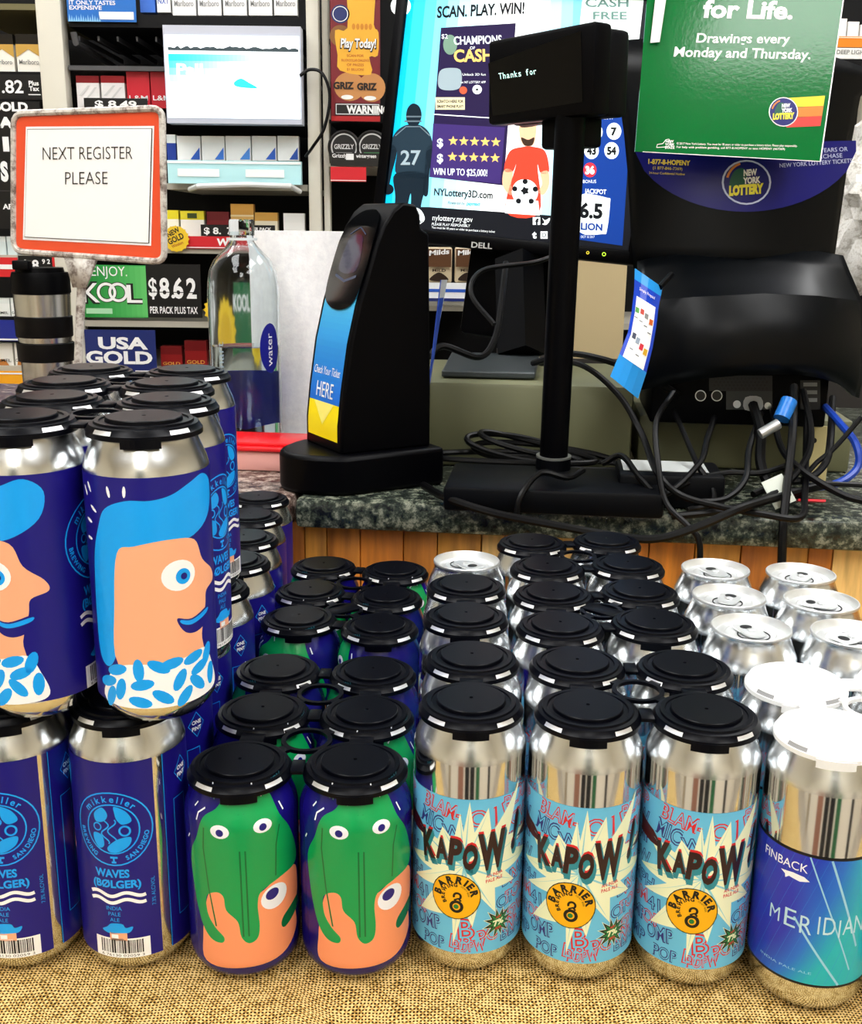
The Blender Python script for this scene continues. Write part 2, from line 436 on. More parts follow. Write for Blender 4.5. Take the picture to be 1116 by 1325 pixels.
def cyl_fn(R):
    return lambda x, y, z: Vector(((R+z*.001)*math.sin(x*.001/R), -(R+z*.001)*math.cos(x*.001/R), y*.001))
# ---- print colours
def ink(h, r=.38): return mat(h, r, spec=.4)
NAVY = ink('#17107A', .35); SKY = ink('#0FA6FB'); PEACH = ink('#FFB489'); WHITE = ink('#FFFFFF'); CREAMI = ink('#F1F6CF'); BLK = ink('#101014')
RED = ink('#D8262B'); AQUA = ink('#69C1E6'); TEAL = ink('#2D8C9A'); YEL = ink('#F7B512'); DRED = ink('#4A0F10'); INKN = ink('#2B2E7C'); DGRN = ink('#127A3A')
# ---- wave label (mm along the wall, mm up)
def face_x(zx):
    return -75 + 32.0*math.asin(max(-1, min(1, (zx-478)/217)))
def wave_art():
    A = Art(.03); A.rect(-172.5, 12.5, 24, 134, NAVY, 0)
    # maker's round emblem
    cx, cy = 0, 94
    A.ring(cx, cy, 21.8, 22.6, SKY); A.ring(cx, cy, 14.6, 15.4, SKY)
    A.arc_text('mikkeller', cx, cy, 16.6, 95, 4.0, SKY, 2, .02, 1.35)
    A.arc_text('BREWING', cx, cy, 20.3, 212, 2.7, SKY, 2, .03, 1.15, True); A.arc_text('SAN DIEGO', cx, cy, 20.3, 322, 2.7, SKY, 2, .03, 1.1, True)
    A.rect(-1.3, cy-21, 1.3, cy-19.8, SKY); A.rect(-.5, cy-19.8, .5, cy-18, SKY); A.rect(-2, cy-18, 2.2, cy-16.8, SKY)
    A.blob([(2, 110-2), (8, 105), (11, 99), (6, 97), (3, 100), (2, 104)], SKY); A.blob([(-10, 103), (-5, 107), (-2, 103), (-4, 99), (-9, 98)], SKY)
    A.blob([(-11, 91), (-6, 90), (-5, 84), (-8, 82), (-11, 86)], SKY); A.blob([(-3, 83), (3, 88), (10, 89), (9, 84), (3, 80), (-2, 80)], SKY)
    A.ring(7, 93, 2.3, 3.4, SKY); A.ring(-8.5, 95, 1.8, 2.6, SKY)
    A.line([(-4+2.2*math.sin(t*.6), 99-t*1.0) for t in range(15)], .8, SKY); A.line([(0+2.4*math.sin(t*.6+.8), 100-t*1.1) for t in range(15)], .8, SKY)
    # names
    A.text('WAVES', -2, 64.2, 5.0, SKY, 2, 'c', .035, 0, 20); A.text('(BØLGER)', 0, 57.6, 4.8, SKY, 2, 'c', .035, 0, 28)
    for yy in (53.2, 49.0):
        A.line([(-16 + t*1.15, yy + 1.3*math.sin(t*.42)) for t in range(29)], 2.1, WHITE)
    for i, s in enumerate(('INDIA', 'PALE', 'ALE')): A.text(s, -2, 43.2 - i*3.7, 2.5, SKY, 2, 'c', 0, 0)
    A.blob([(-10, 30), (-7, 32), (-4, 34.5), (2, 34.5), (4, 32), (8, 32.6), (6, 29), (0, 28.4), (-6, 28)], SKY); A.rect(-5.5, 23.5, 4.5, 28.6, PEACH, 1); A.rect(-4.5, 25, -.5, 27.5, WHITE, 2)
    A.rect(-15, 7+5.5, 17, 25, WHITE, 1)
    rnd_ = random.Random(5); x = -11.5
    while x < 13.5:
        wd = rnd_.choice([.35, .5, .8, 1.1]); A.rect(x, 15.4, x+wd, 24, BLK, 2); x += wd + rnd_.choice([.35, .5, .7])
    A.text('6 76130 02059 3', 1, 13.1, 1.7, BLK, 2, 'c', 0, 0, 25)
    A.text('7.3% ALC/VOL', 21.5, 44, 2.3, SKY, 2, 'l', 0, 0, 18, math.pi/2)
    # side panel
    cx = -157.7; A.poly([(cx-6.5, 119), (cx, 110.5), (cx+6.5, 119), (cx, 127.5)], SKY, 1); A.poly([(cx-6, 119), (cx, 111.2), (cx+6, 119), (cx, 126.8)], NAVY, 2)
    A.text('ONE', cx, 119.3, 2.6, WHITE, 3, 'c', .03); A.text('PINT', cx, 115.2, 2.6, WHITE, 3, 'c', .03)
    A.rect(cx-8, 30, cx+2, 104, SKY, 1); A.rect(cx-7.6, 30.4, cx+1.6, 103.6, NAVY, 2)
    A.rect(-172.4, 12.5, -172.0, 134, SKY, 1)
    # picture panel: a plain cartoon head in profile under a blue wave of hair
    F = lambda pts: [(face_x(a), (1255-b_)*.161 + 10.5) for a, b_ in pts]
    A.blob(F([(314, 650), (340, 590), (410, 560), (490, 560), (560, 548), (620, 520), (668, 500), (690, 545), (684, 630), (630, 690), (540, 700), (440, 705), (380, 735), (366, 900), (350, 1060), (318, 1120), (290, 1085), (285, 950), (292, 760)]), SKY, 1)
    A.blob(F([(372, 730), (430, 705), (540, 690), (630, 705), (655, 780), (684, 830), (688, 868), (664, 890), (658, 940), (642, 1030), (640, 1100), (520, 1110), (352, 1105), (352, 900)]), PEACH, 2)
    p = F([(575, 812)])[0]; A.disc(p[0], p[1], 9.5, WHITE, 3, 8.2); A.disc(p[0]+2.2, p[1]-.8, 4.2, SKY, 4); A.disc(p[0]+2.6, p[1]-.8, 1.8, NAVY, 5)
    A.blob(F([(560, 955), (610, 965), (672, 940), (668, 985), (628, 1015), (585, 1005)]), NAVY, 3); A.blob(F([(572, 962), (612, 970), (664, 950), (660, 966), (612, 985), (578, 976)]), SKY, 4)
    A.blob(F([(300, 1240), (318, 1150), (370, 1105), (480, 1098), (580, 1092), (648, 1080), (670, 1140), (680, 1220), (640, 1245), (480, 1252)]), WHITE, 3)
    rb = random.Random(11)
    for (a, b_, r_) in [(345, 1125, .3), (420, 1120, 1.6), (490, 1110, -.5), (535, 1104, .2), (610, 1100, .3), (355, 1190, 1.3), (430, 1170, .2), (560, 1165, 1.1), (500, 1215, -.6), (420, 1230, -.2), (630, 1140, .4), (620, 1190, -.8), (665, 1180, 1.5), (575, 1225, .9), (320, 1222, 1.2), (655, 1105, 1.2), (312, 1172, .3)]:
        p = F([(a, b_)])[0]; A.disc(p[0], p[1], 6.4, SKY, 4, 3.0, 14, r_)
    for (a, b_, r_) in [(290, 530, -.5), (355, 535, -.2), (408, 532, .05), (300, 598, -1.0), (277, 545, -.6), (283, 640, -1.3), (280, 700, -1.5)]:
        p = F([(a, b_)])[0]; A.disc(p[0], p[1], .9, WHITE, 1, 3.0, 10, -r_)
    return A
# ---- comic label
def comic_art():
    A = Art(.03); A.rect(-98, 17, 99, 114, AQUA, 0)
    k = .1455; bx = lambda zx: 32.0*math.asin(max(-.995, min(.995, (zx-278)/236.))); by = lambda zy: 17 + (1130-zy)*k
    def outl(t, x, y, h, c, rot=0, wd=None):
        A.text(t, x, y, h, c, 1, 'c', .045, 0, wd, rot); A.text(t, x, y, h, AQUA, 2, 'c', -.012, 0, wd, rot)
    rr = random.Random(2)
    words = ['BLAM', 'POW', 'MIOW', 'POP', 'OOMPH', 'BOOM', 'PTOW', 'ZOMP']
    for x in range(-92, 95, 21):                         # words all round the can
        if -34 < x < 34: continue
        for y in range(22, 108, 12): outl(rr.choice(words), x, y, 8, rr.choice([RED, INKN]), (rr.random()-.5)*.3)
    outl('BLAM-', -17, 103, 9, RED, -.18, 24); outl('MIC', -24, 93, 10, INKN, -.2, 16); outl('O', 6, 98, 10, RED, .2); outl('/ P', 21, 99, 11, RED, .3, 14); outl('W', -9, 90, 8, INKN, .1)
    outl('POP', -20, 18.5, 7.5, INKN, .0, 15); outl('POPW', 2, 18.5, 7.5, RED, .05, 19); outl('OMP', -24, 29, 9, INKN, .1, 18); outl('B', 0, 27, 13, RED, .1); outl('PC', 13, 24, 9, RED, .2, 12); outl('LP', -4, 20, 9, RED, -.1)
    outl('OP', 25, 44, 8, INKN, .15); outl('OMT', 27, 32, 8, RED, .2, 15); outl('WL', 31, 24, 8, RED, .2); outl('W', 31, 57, 9, RED, .3); outl('41', -29, 46, 8, INKN, .1); outl('OP', -30, 36, 8, RED, .1)
    # burst
    pts = []
    rays = [(278, 470), (300, 600), (355, 500), (370, 610), (478, 430), (440, 640), (512, 640), (450, 700), (515, 760), (430, 790), (470, 850), (390, 850), (395, 960), (330, 880), (300, 1010), (262, 930), (222, 1090), (215, 960), (85, 985), (150, 850), (60, 860), (130, 790), (48, 770), (120, 720), (50, 590), (150, 650), (170, 590), (215, 640), (240, 520), (255, 600)]
    A.poly([(bx(a), by(b_)) for a, b_ in rays], CREAMI, 3)
    for a, b_ in [(278, 480), (355, 510), (470, 445), (500, 650), (500, 755), (460, 840), (385, 940), (300, 990), (222, 1070), (95, 975), (70, 855), (60, 765), (60, 605), (172, 600), (240, 535)]:
        x1, y1 = bx(a), by(b_); x0, y0 = bx(260), by(740); A.poly([(x0-.5, y0-.5), (x0+.8, y0+.6), (x1, y1)], mat('#8FD2DC', .4, spec=.4), 4)
    A.poly([(bx(44), by(570)), (bx(75), by(600)), (bx(120), by(660)), (bx(70), by(655)), (bx(44), by(640))], DRED, 4)
    A.poly([(bx(512), by(630)), (bx(475), by(670)), (bx(512), by(690))], DRED, 4)
    # big word
    L = [('K', 118, 735, 15, .15, 9.5), ('A', 168, 725, 11.5, .1, 7.5), ('P', 222, 738, 14.5, .0, 8.5), ('O', 285, 752, 13.5, .0, 8.5), ('W', 385, 752, 20, .08, 17), ('!', 462, 700, 20, -.12, 4.5)]
    for ch, a, b_, h, r_, wd in L:
        x, y = bx(a), by(b_)
        h *= 1.08
        A.text(ch, x+.3, y+1.5, h, RED, 5, 'c', .05, .12, wd, r_)
        for dx, dy in ((.6, -1.0), (.9, -2.0), (1.2, -3.0)): A.text(ch, x+dx, y+dy, h, TEAL, 5.2, 'c', .07, .12, wd+.6, r_)
        A.text(ch, x, y, h, mat('#2A0C10', .4), 6, 'c', .055, .12, wd, r_)
    A.text('AN INDIA', bx(352), by(800), 2.2, RED, 5, 'l', .02, 0, 10.5, .12); A.text('PALE ALE', bx(352), by(822), 2.2, RED, 5, 'l', .02, 0, 10.5, .12)
    # round yellow badge
    cx, cy = bx(228), by(880); A.disc(cx, cy, 14.4, BLK, 5); A.disc(cx, cy, 13.8, YEL, 6, None, 36)
    A.arc_text('BARRIER', cx, cy, 8.8, 92, 4.2, BLK, 7, .06, 1.08); A.arc_text('BREWING', cx, cy, 6.4, 150, 2.3, BLK, 7, .05, 1.0); A.arc_text('CRAFT BEER', cx, cy, 7.0, 35, 1.1, BLK, 7, .0, 1.0)
    A.ring(cx+.6, cy-6.2, 2.2, 4.0, BLK, 7); A.ring(cx+1.0, cy+.4, 1.3, 2.6, BLK, 7, 24, -1.2, 3.6); A.line([(cx-.8, cy-2.2), (cx+1.6, cy-1.0), (cx+3.2, cy-2.6)], 1.1, BLK, 7); A.disc(cx+.4, cy-6.2, 1.5, DGRN, 7)
    # strength burst
    cx, cy = bx(410), by(1008); A.star(cx, cy, 5.4, 11.2, 12, CREAMI, 5, .2, .35); A.star(cx, cy, 4.9, 10.3, 12, BLK, 6, .2, .35); A.star(cx, cy, 3.6, 7.2, 12, DGRN, 7, .2, .3)
    A.text('7%', cx, cy-1.6, 3.6, CREAMI, 8, 'c', .04, 0, 7, .12); A.text('ABV', cx, cy+2.8, 1.5, RED, 8, 'c', .03, 0, 4, .12); A.text('BEER', cx, cy-4.2, 1.5, RED, 8, 'c', .03, 0, 4, .12)
    return A
# ---- teal gradient label
def grad_mat():
    m = mat('#1D6FC4', .3, name='teal_gradient_print'); n, l, b = nodes_of(m)
    tc = n.new('ShaderNodeTexCoord'); wv = n.new('ShaderNodeTexNoise'); wv.inputs['Scale'].default_value = 22; wv.inputs['Detail'].default_value = 0
    sep = n.new('ShaderNodeSeparateXYZ'); l.new(tc.outputs['Object'], sep.inputs[0]); l.new(tc.outputs['Object'], wv.inputs['Vector'])
    z = math_node(n, 'MULTIPLY', math_node(n, 'SUBTRACT', sep.outputs[2], .02, l), 1/.078, l)
    x = math_node(n, 'MULTIPLY', sep.outputs[0], 14, l)
    s = math_node(n, 'ADD', math_node(n, 'MULTIPLY', wv.outputs['Fac'], .5, l), math_node(n, 'SUBTRACT', x, math_node(n, 'MULTIPLY', z, .45, l), l), l)
    r = n.new('ShaderNodeValToRGB'); e = r.color_ramp.elements; e[0].position = -.0; e[0].color = lin('#2530B4'); e[1].position = .5; e[1].color = lin('#12B4BE')
    q = e.new(.22); q.color = lin('#1F6FD0'); l.new(math_node(n, 'ADD', s, .25, l), r.inputs['Fac']); l.new(r.outputs['Color'], b.inputs['Base Color']); return m
GRAD = grad_mat(); PALE = ink('#BFE3EE'); PALE2 = ink('#9CD0E6')
def teal_art():
    A = Art(.03); A.rect(-82, 20, 82, 99, BLK, 0); A.rect(-80.5, 21.5, 80.5, 97.5, GRAD, 1)
    A.line([(-4, 97.5), (24, 30)], .8, PALE2, 2); A.line([(6, 97.5), (19, 48)], 1.4, PALE2, 2) if False else None
    A.line([(7, 97.4), (27, 44)], 1.2, PALE2, 2); A.line([(-9, 60), (18, 21.6)], 1.2, PALE2, 2)
    A.text('FINBACK', -18, 87.5, 5.2, WHITE, 2, 'c', .0, 0, 27)
    A.poly([(-19, 84.6), (-12, 85.6), (-6, 85), (-3, 83), (-8, 81.6), (-14, 82.6), (-16, 80.9), (-16.4, 83)], WHITE, 2)
    for i, (ch, x) in enumerate(zip('MERIDIAN', (-20, -11, -2.5, 4, 9.5, 15, 20, 27))):
        A.text(ch, x, 53 - (1.5 if i in (2, 5) else 0), 11.5 if i else 9, PALE, 3, 'c', -.004, 0, {'I': .9}.get(ch, 6.2))
    A.text('INDIA PALE ALE', -12, 27.5, 1.5, PALE2, 2, 'c', 0, 0, 30)
    A.text('16 FL OZ', 55, 40, 4, PALE, 2)
    for x in range(-80, 81, 6): A.line([(x, 21.6), (min(80.4, x+26), 97.4)], .12, mat('#2C86D6', .4), 1.6)
    return A
# ---- printed short can: plain drips of green over peach
NAVYC = mat('#150E6E', .22, spec=.5, name='navy_can_print'); GRN = mat('#079A50', .25); DG2 = mat('#0A6A36', .25); PCH = mat('#FB9A6C', .25); WHC = mat('#F4F6FF', .25); NVI = mat('#17107A', .25); DTXT = mat('#1E5F6E', .3)
def drip_art():
    A = Art(.03); bx = lambda zx: 32.0*math.asin(max(-.99, min(.99, (zx-287)/237.))); by = lambda zy: 13 + (1080-zy)*.1395
    Q = lambda pts: [(bx(a), by(b_)) for a, b_ in pts]
    A.blob(Q([(125, 1078), (118, 960), (130, 850), (150, 760), (200, 730), (330, 760), (420, 715), (480, 700), (505, 730), (508, 830), (498, 900), (500, 1000), (440, 1072), (280, 1085)]), PCH, 1)
    A.blob(Q([(180, 390), (225, 335), (290, 318), (370, 325), (425, 350), (445, 440), (480, 520), (505, 640), (500, 700), (440, 715), (365, 745), (345, 800), (350, 900), (340, 955), (305, 972), (275, 940), (262, 870), (218, 820), (208, 760), (180, 745), (140, 775), (142, 850), (170, 905), (205, 945), (195, 972), (150, 962), (115, 900), (90, 760), (82, 620), (110, 520), (135, 430)]), GRN, 2)
    A.blob(Q([(438, 930), (455, 895), (505, 860), (506, 905), (480, 940), (450, 955)]), DG2, 2)
    for x in (280, 302): A.line([(bx(x), by(405)), (bx(x), by(560)), (bx(x+2), by(760)), (bx(x+4), by(940))], .9, DG2, 3)
    A.line([(bx(140), by(470)), (bx(135), by(560)), (bx(150), by(730)), (bx(175), by(900))], .9, DG2, 3); A.line([(bx(440), by(480)), (bx(425), by(560)), (bx(420), by(700))], .9, DG2, 3)
    for a, b_ in ((203, 475), (375, 462)):
        A.disc(bx(a), by(b_), 5.4, WHC, 3, 4.0, 20); A.disc(bx(a), by(b_)-.6, 2.2, NVI, 4, 2.2, 14)
    A.disc(bx(415), by(790), 8.6, WHC, 3, 7.4, 24, .25); A.disc(bx(405), by(775), 4.2, NVI, 4, 3.4, 18, .25)
    for s in ([(160, 290), (148, 330), (175, 345)], [(232, 322), (228, 345), (236, 372)], [(345, 290), (352, 330), (318, 358)], [(430, 320), (400, 340), (385, 352)], [(100, 385), (92, 405)], [(135, 395), (112, 420), (110, 450)], [(80, 530), (74, 550)], [(455, 395), (462, 430)]):
        A.line(Q(s), .9, WHC, 4)
    A.text('AMOEBA', bx(115), by(345), 4.2, DTXT, 1, 'c', .05, 0, 19, -.18); A.text('LAMON', bx(445), by(325), 4.2, DTXT, 1, 'c', .05, 0, 17, .18)
    for x in (-70, 75, 95): A.disc(x, 60, 6, GRN, 1, 20); A.disc(x+3, 40, 5, PCH, 1, 9)
    return A
def prof_fn(prof):
    return lambda x, y, z: (lambda r: Vector(((r+.00025+z*.001)*math.sin(x*.001/RC), -(r+.00025+z*.001)*math.cos(x*.001/RC), y*.001)))(r_at(prof, y*.001))
# ---- pull tab and score of an open-topped can
def tab_part(parent, H):
    mb = MB(); z = H - .0040
    mb.prism(smooth_poly([(-.0075, -.012), (0, -.0135), (.0075, -.012), (.0078, .000), (.0058, .0095), (0, .0115), (-.0058, .0095), (-.0078, 0)], 4), Matrix.Translation((0, 0, z)), .0009, aluend)
    mb.lathe([(.0022, z+.0009), (.0030, z+.0016), (.0016, z+.0022), (0, z+.0022)], aluend, 14)
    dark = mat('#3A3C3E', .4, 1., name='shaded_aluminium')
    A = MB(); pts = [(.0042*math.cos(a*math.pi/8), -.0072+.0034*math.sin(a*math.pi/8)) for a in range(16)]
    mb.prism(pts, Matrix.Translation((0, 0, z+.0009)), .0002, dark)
    for k in range(20):
        pass
    o = mb.build('pull_tab', parent)
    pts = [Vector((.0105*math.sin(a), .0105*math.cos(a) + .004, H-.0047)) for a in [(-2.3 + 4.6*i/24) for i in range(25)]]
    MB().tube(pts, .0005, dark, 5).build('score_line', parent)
# ---- prototypes
def make_tall(kind, lab_fn, open_top=False):
    t = thing({'wave': 'tall_beer_can', 'comic': 'beer_can', 'teal': 'beer_can'}[kind], 'x', 'beer can')
    tall_body().build('can_body', t)
    lab_fn().build('label', cyl_fn(RC + .0002), t, 2.5, True)
    return t
PW = make_tall('wave', wave_art); PK = make_tall('comic', comic_art); PF = make_tall('teal', teal_art)
PG = thing('short_beer_can', 'x', 'beer can')
MB().lathe(PROF12, NAVYC, 56, mfn=lambda k, i: (alu if k < 5 else NAVYC) if k < 14 else aluend).build('can_body', PG)
drip_art().build('printed_picture', prof_fn(PROF12), PG, 2.5, True)
used = set()
def put(proto, x, y, z, rz, label, group):
    if proto.name not in used: o = proto; used.add(proto.name); o.location = (x, y, z); o.rotation_euler = (0, 0, rz)
    else: o = copy_tree(proto, (x, y, z), rz)
    tag(o, label, 'beer can', group); return o
POS = {'K1': [(0.0239, 0.5584), (0.0265, 0.6238), (0.025, 0.6981), (0.0272, 0.7633), (0.0293, 0.8287)], 'K2': [(0.0886, 0.551), (0.0912, 0.6164), (0.0881, 0.6817), (0.0904, 0.7471), (0.0927, 0.8125), (0.0865, 0.8807)], 'K3': [(0.1537, 0.5473), (0.1564, 0.6128), (0.1529, 0.6897), (0.1551, 0.7551), (0.1577, 0.8206), (0.1515, 0.8881)], 'G1': [(-0.106, 0.5498), (-0.1037, 0.618), (-0.1037, 0.6835), (-0.1013, 0.7844), (-0.0998, 0.8499), (-0.0955, 0.9184)], 'G2': [(-0.041, 0.5506), (-0.0385, 0.6159), (-0.0383, 0.6814), (-0.038, 0.7684), (-0.0357, 0.8367), (-0.031, 0.9073)], 'F1': [(0.2166, 0.5293), (0.2192, 0.5947), (0.218, 0.6848), (0.2203, 0.7503), (0.2268, 0.8155)], 'F2': [(0.282, 0.5273), (0.2847, 0.5928), (0.2829, 0.6758), (0.2851, 0.7412), (0.2917, 0.8064)], 'L2': [(-0.1709, 0.5573), (-0.169, 0.6227), (-0.1689, 0.6882), (-0.1634, 0.7533), (-0.1573, 0.8185), (-0.1602, 0.8839), (-0.1665, 0.956), (-0.1696, 1.0253)], 'L1': [(-0.2364, 0.5558), (-0.2345, 0.622), (-0.2344, 0.6901), (-0.23, 0.757)],
       'U1': [(-.214, .549), (-.219, .6145), (-.2335, .6795), (-.237, .7455)], 'U2': [(-.1485, .547), (-.1525, .6125), (-.168, .6765), (-.170, .743)]}
ORD = ['front one', 'second from front', 'third from front', 'fourth from front', 'fifth from front', 'sixth from front', 'seventh from front', 'rearmost']
def face_cam(x, y): return -math.atan2(-x, y) if False else math.atan2(-x, y)   # yaw that turns a can's front to the camera
R_ = math.radians
# yaw rz turns the front (-Y) by rz about Z; label angle a faces the camera when rz = cam_yaw - a  (a grows to the right)
def yaw(x, y, a_deg): return math.atan2(-x, y) * 1.0 - R_(a_deg)
def word_col(c): return c
for c, nm in (('K1', 'left'), ('K2', 'middle'), ('K3', 'right')):
    for i, (x, y) in enumerate(POS[c]):
        a = {('K1', 0): -1, ('K2', 0): -5, ('K3', 0): -14}.get((c, i), random.choice([-40, 10, 60, 130, 200]))
        o = put(PK, x, y, 0, yaw(x, y, a), 'silver %scan with pale blue comic burst label, %s comic column, %s' % ('uncapped ' if (c, i) == ('K1', 4) else '', nm, ORD[i]), 'silver cans with comic burst labels')
        if (c, i) == ('K1', 4): tab_part(o, HC)
for c, nm in (('G1', 'left'), ('G2', 'right')):
    for i, (x, y) in enumerate(POS[c]):
        a = {('G1', 0): 2, ('G2', 0): -4}.get((c, i), random.choice([-20, 30, 90]))
        put(PG, x, y, 0, yaw(x, y, a), 'short navy can printed with green drips, %s column of its kind, %s' % (nm, ORD[i]), 'short navy cans with green drips')
for c, nm in (('F1', 'left'), ('F2', 'right')):
    for i, (x, y) in enumerate(POS[c]):
        a = -2 if i == 0 else random.choice([150, 190, 40, 100])
        o = put(PF, x, y, 0, yaw(x, y, a), 'silver %scan with blue teal label, %s column of its kind, %s' % ('uncapped ' if i > 1 else 'white capped ', nm, ORD[i]), 'silver cans with blue teal labels')
        if i > 1:
            tab_part(o, HC)
LOGO, FACE, PINT = 0., -133., 79.
for c, nm, z in (('L1', 'bottom tier, left column', 0), ('L2', 'bottom tier, right column', 0), ('U1', 'top tier, left column', .1602), ('U2', 'top tier, right column', .1602)):
    for i, (x, y) in enumerate(POS[c]):
        a = {('U2', 0): FACE+2, ('U1', 0): -72, ('U2', 1): LOGO-58, ('U2', 2): LOGO-52, ('U2', 3): LOGO-48, ('L2', 0): 21, ('L1', 0): 21}.get((c, i), PINT-40 if c == 'L2' else random.choice([0, 60, 120]))
        put(PW, x, y, z, yaw(x, y, a), 'tall navy can with light blue print, %s, %s' % (nm, ORD[i]), 'stacked tall navy cans')
# ------------------------------------------------------------------ plastic carriers
blk_pl = mat('#03040A', .33, spec=.13, name='black_plastic'); wht_pl = mat('#F5F5F3', .4, name='white_plastic')
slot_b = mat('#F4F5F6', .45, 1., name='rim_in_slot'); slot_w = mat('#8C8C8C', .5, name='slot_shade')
CAPP = [(0, -.0012), (.0008, -.0012), (.0012, 0), (.0190, 0), (.0194, -.0004), (.0197, -.0022), (.0222, -.0024), (.0226, -.0016), (.0250, -.0016), (.0254, -.0028), (.0276, -.0031), (.0280, -.0040), (.0293, -.0060), (.0296, -.0063), (.0296, -.0088), (.0290, -.0091), (.0280, -.0091), (.0276, -.0055), (.0272, -.0046), (0, -.0030)]
def cap_mesh(m, sm):
    mb = MB(); sl = {5, 6, 7, 8, 51, 52, 53, 54, 21, 22, 23, 24, 35, 36, 37, 38}
    mb.lathe([(r, z) for r, z in reversed(CAPP)], m, 60, mfn=lambda k, i: sm if (len(CAPP)-2-k) == 11 and i in sl else m)
    for a in (0, math.pi):                                   # locking tongues on the skirt
        for j in range(8):
            a0 = a + (j-4)*.085; a1 = a0 + .085; q = [Vector((r*math.sin(t), -r*math.cos(t), z)) for r, t, z in ((.0299, a0, -.0072), (.0299, a1, -.0072), (.0299, a1, -.0122), (.0299, a0, -.0122), (.0282, a0, -.0066), (.0282, a1, -.0066), (.0282, a1, -.0122), (.0282, a0, -.0122))]
            v = [mb.bm.verts.new(p) for p in q]
            for f in ((3, 2, 1, 0), (4, 5, 6, 7), (0, 1, 5, 4), (2, 3, 7, 6), (0, 4, 7, 3), (1, 2, 6, 5)): mb.face([v[i] for i in f], m)
    return mb
CAPM = {}
def carrier(cells, z, color, label, rz_of=0.):
    m, sm = (blk_pl, slot_b) if color == 'black' else (wht_pl, slot_w)
    cx = sum(p[0] for p in cells)/len(cells); cy = sum(p[1] for p in cells)/len(cells)
    t = thing('can_carrier', label, 'can carrier', (cx, cy, z), 0, '%s plastic can carriers' % color)
    for (x, y) in cells:
        if color not in CAPM: o = cap_mesh(m, sm).build('cap', t); CAPM[color] = o
        else: o = CAPM[color].copy(); COL.objects.link(o); o.parent = t
        o.location = (x-cx, y-cy, 0); o.rotation_euler = (0, 0, math.atan2(-x, y)*.6 + (random.random()-.5)*.06)
    mb = MB()
    for i, a in enumerate(cells):
        for b_ in cells[i+1:]:
            A, B = Vector((a[0]-cx, a[1]-cy, -.0052)), Vector((b_[0]-cx, b_[1]-cy, -.0052)); d = B-A
            if d.length > .085: continue
            dn = d.normalized(); F = frame((A+B)/2, dn, Vector((-dn.y, dn.x, 0))); L = max(.004, d.length - .0578)
            mb.box((0, 0, 0), (L, .014, .0022), m, F, .0003)
    if len(cells) >= 4:
        for k in range(0, len(cells)-2, 2):
            q = cells[k:k+4]; X = sum(p[0] for p in q)/4 - cx; Y = sum(p[1] for p in q)/4 - cy
            mb.lathe([(.0125, -.0068), (.0152, -.0068), (.0152, -.0046), (.0125, -.0046), (.0125, -.0068)], m, 28, Matrix.Translation((X, Y, 0)))
            for q_ in q:
                d = Vector((q_[0]-cx-X, q_[1]-cy-Y, 0)); dn = d.normalized(); L = d.length - .0293 - .0145
                if L > 0: mb.box((0, 0, 0), (L+.002, .007, .0018), m, frame(Vector((X, Y, -.0056)) + dn*(.0145+L/2), dn, Vector((-dn.y, dn.x, 0))))
    mb.build('web', t); return t
def two(a, b_, i): return [POS[a][i], POS[b_][i], POS[a][i+1], POS[b_][i+1]]
zt = .1600
carrier(POS['K1'][0:2], zt, 'black', 'black two-can carrier on the front two cans of left comic column')
carrier(POS['K1'][2:4], zt, 'black', 'black two-can carrier on third and fourth cans of left comic column')
for i, nm in ((0, 'front'), (2, 'middle'), (4, 'rear')):
    carrier(two('K2', 'K3', i), zt, 'black', 'black four-can carrier on the %s four of the middle and right comic columns' % nm)
for i, nm in ((0, 'front'), (3, 'rear')):
    carrier([p for j in range(i, i+3) for p in (POS['G1'][j], POS['G2'][j])], .125, 'black', 'black six-can carrier on the %s six short green drip cans' % nm)
for i, nm in ((0, 'front'), (2, 'rear')):
    carrier(two('U1', 'U2', i), .3202, 'black', 'black four-can carrier on the %s four cans of the top navy tier' % nm)
    carrier(two('L1', 'L2', i), zt, 'black', 'black four-can carrier between tiers, under the %s four upper navy cans' % nm)
carrier(POS['L2'][4:6], zt, 'black', 'black two-can carrier just behind the tall stack, nearer of two on low navy cans')
carrier(POS['L2'][6:8], zt, 'black', 'black two-can carrier on the rearmost low navy cans by the counter')
carrier(two('F1', 'F2', 0), zt, 'white', 'white four-can carrier on the front blue teal labelled cans')
# ================================================================== ON THE COUNTER
bp_ = mat('#010103', .4, spec=.08, name='device_black'); bp2 = mat('#020306', .45, spec=.12, name='device_charcoal'); gloss = mat('#050608', .08, spec=.6, name='gloss_black')
rub = mat('#020203', .42, spec=.2, name='cable_rubber')
def sheet(name, fn, outline, th, m, parent=None):
    """a thin sheet with real thickness behind printed artwork"""
    mb = MB(); a = [mb.bm.verts.new(fn(x, y, -.0002)) for x, y in outline]; b = [mb.bm.verts.new(fn(x, y, -th)) for x, y in outline]; n_ = len(a)
    mb.face(a, m); mb.face(b[::-1], m)
    for i in range(n_): mb.face([a[i], b[i], b[(i+1) % n_], a[(i+1) % n_]], m)
    return mb.build(name, parent)
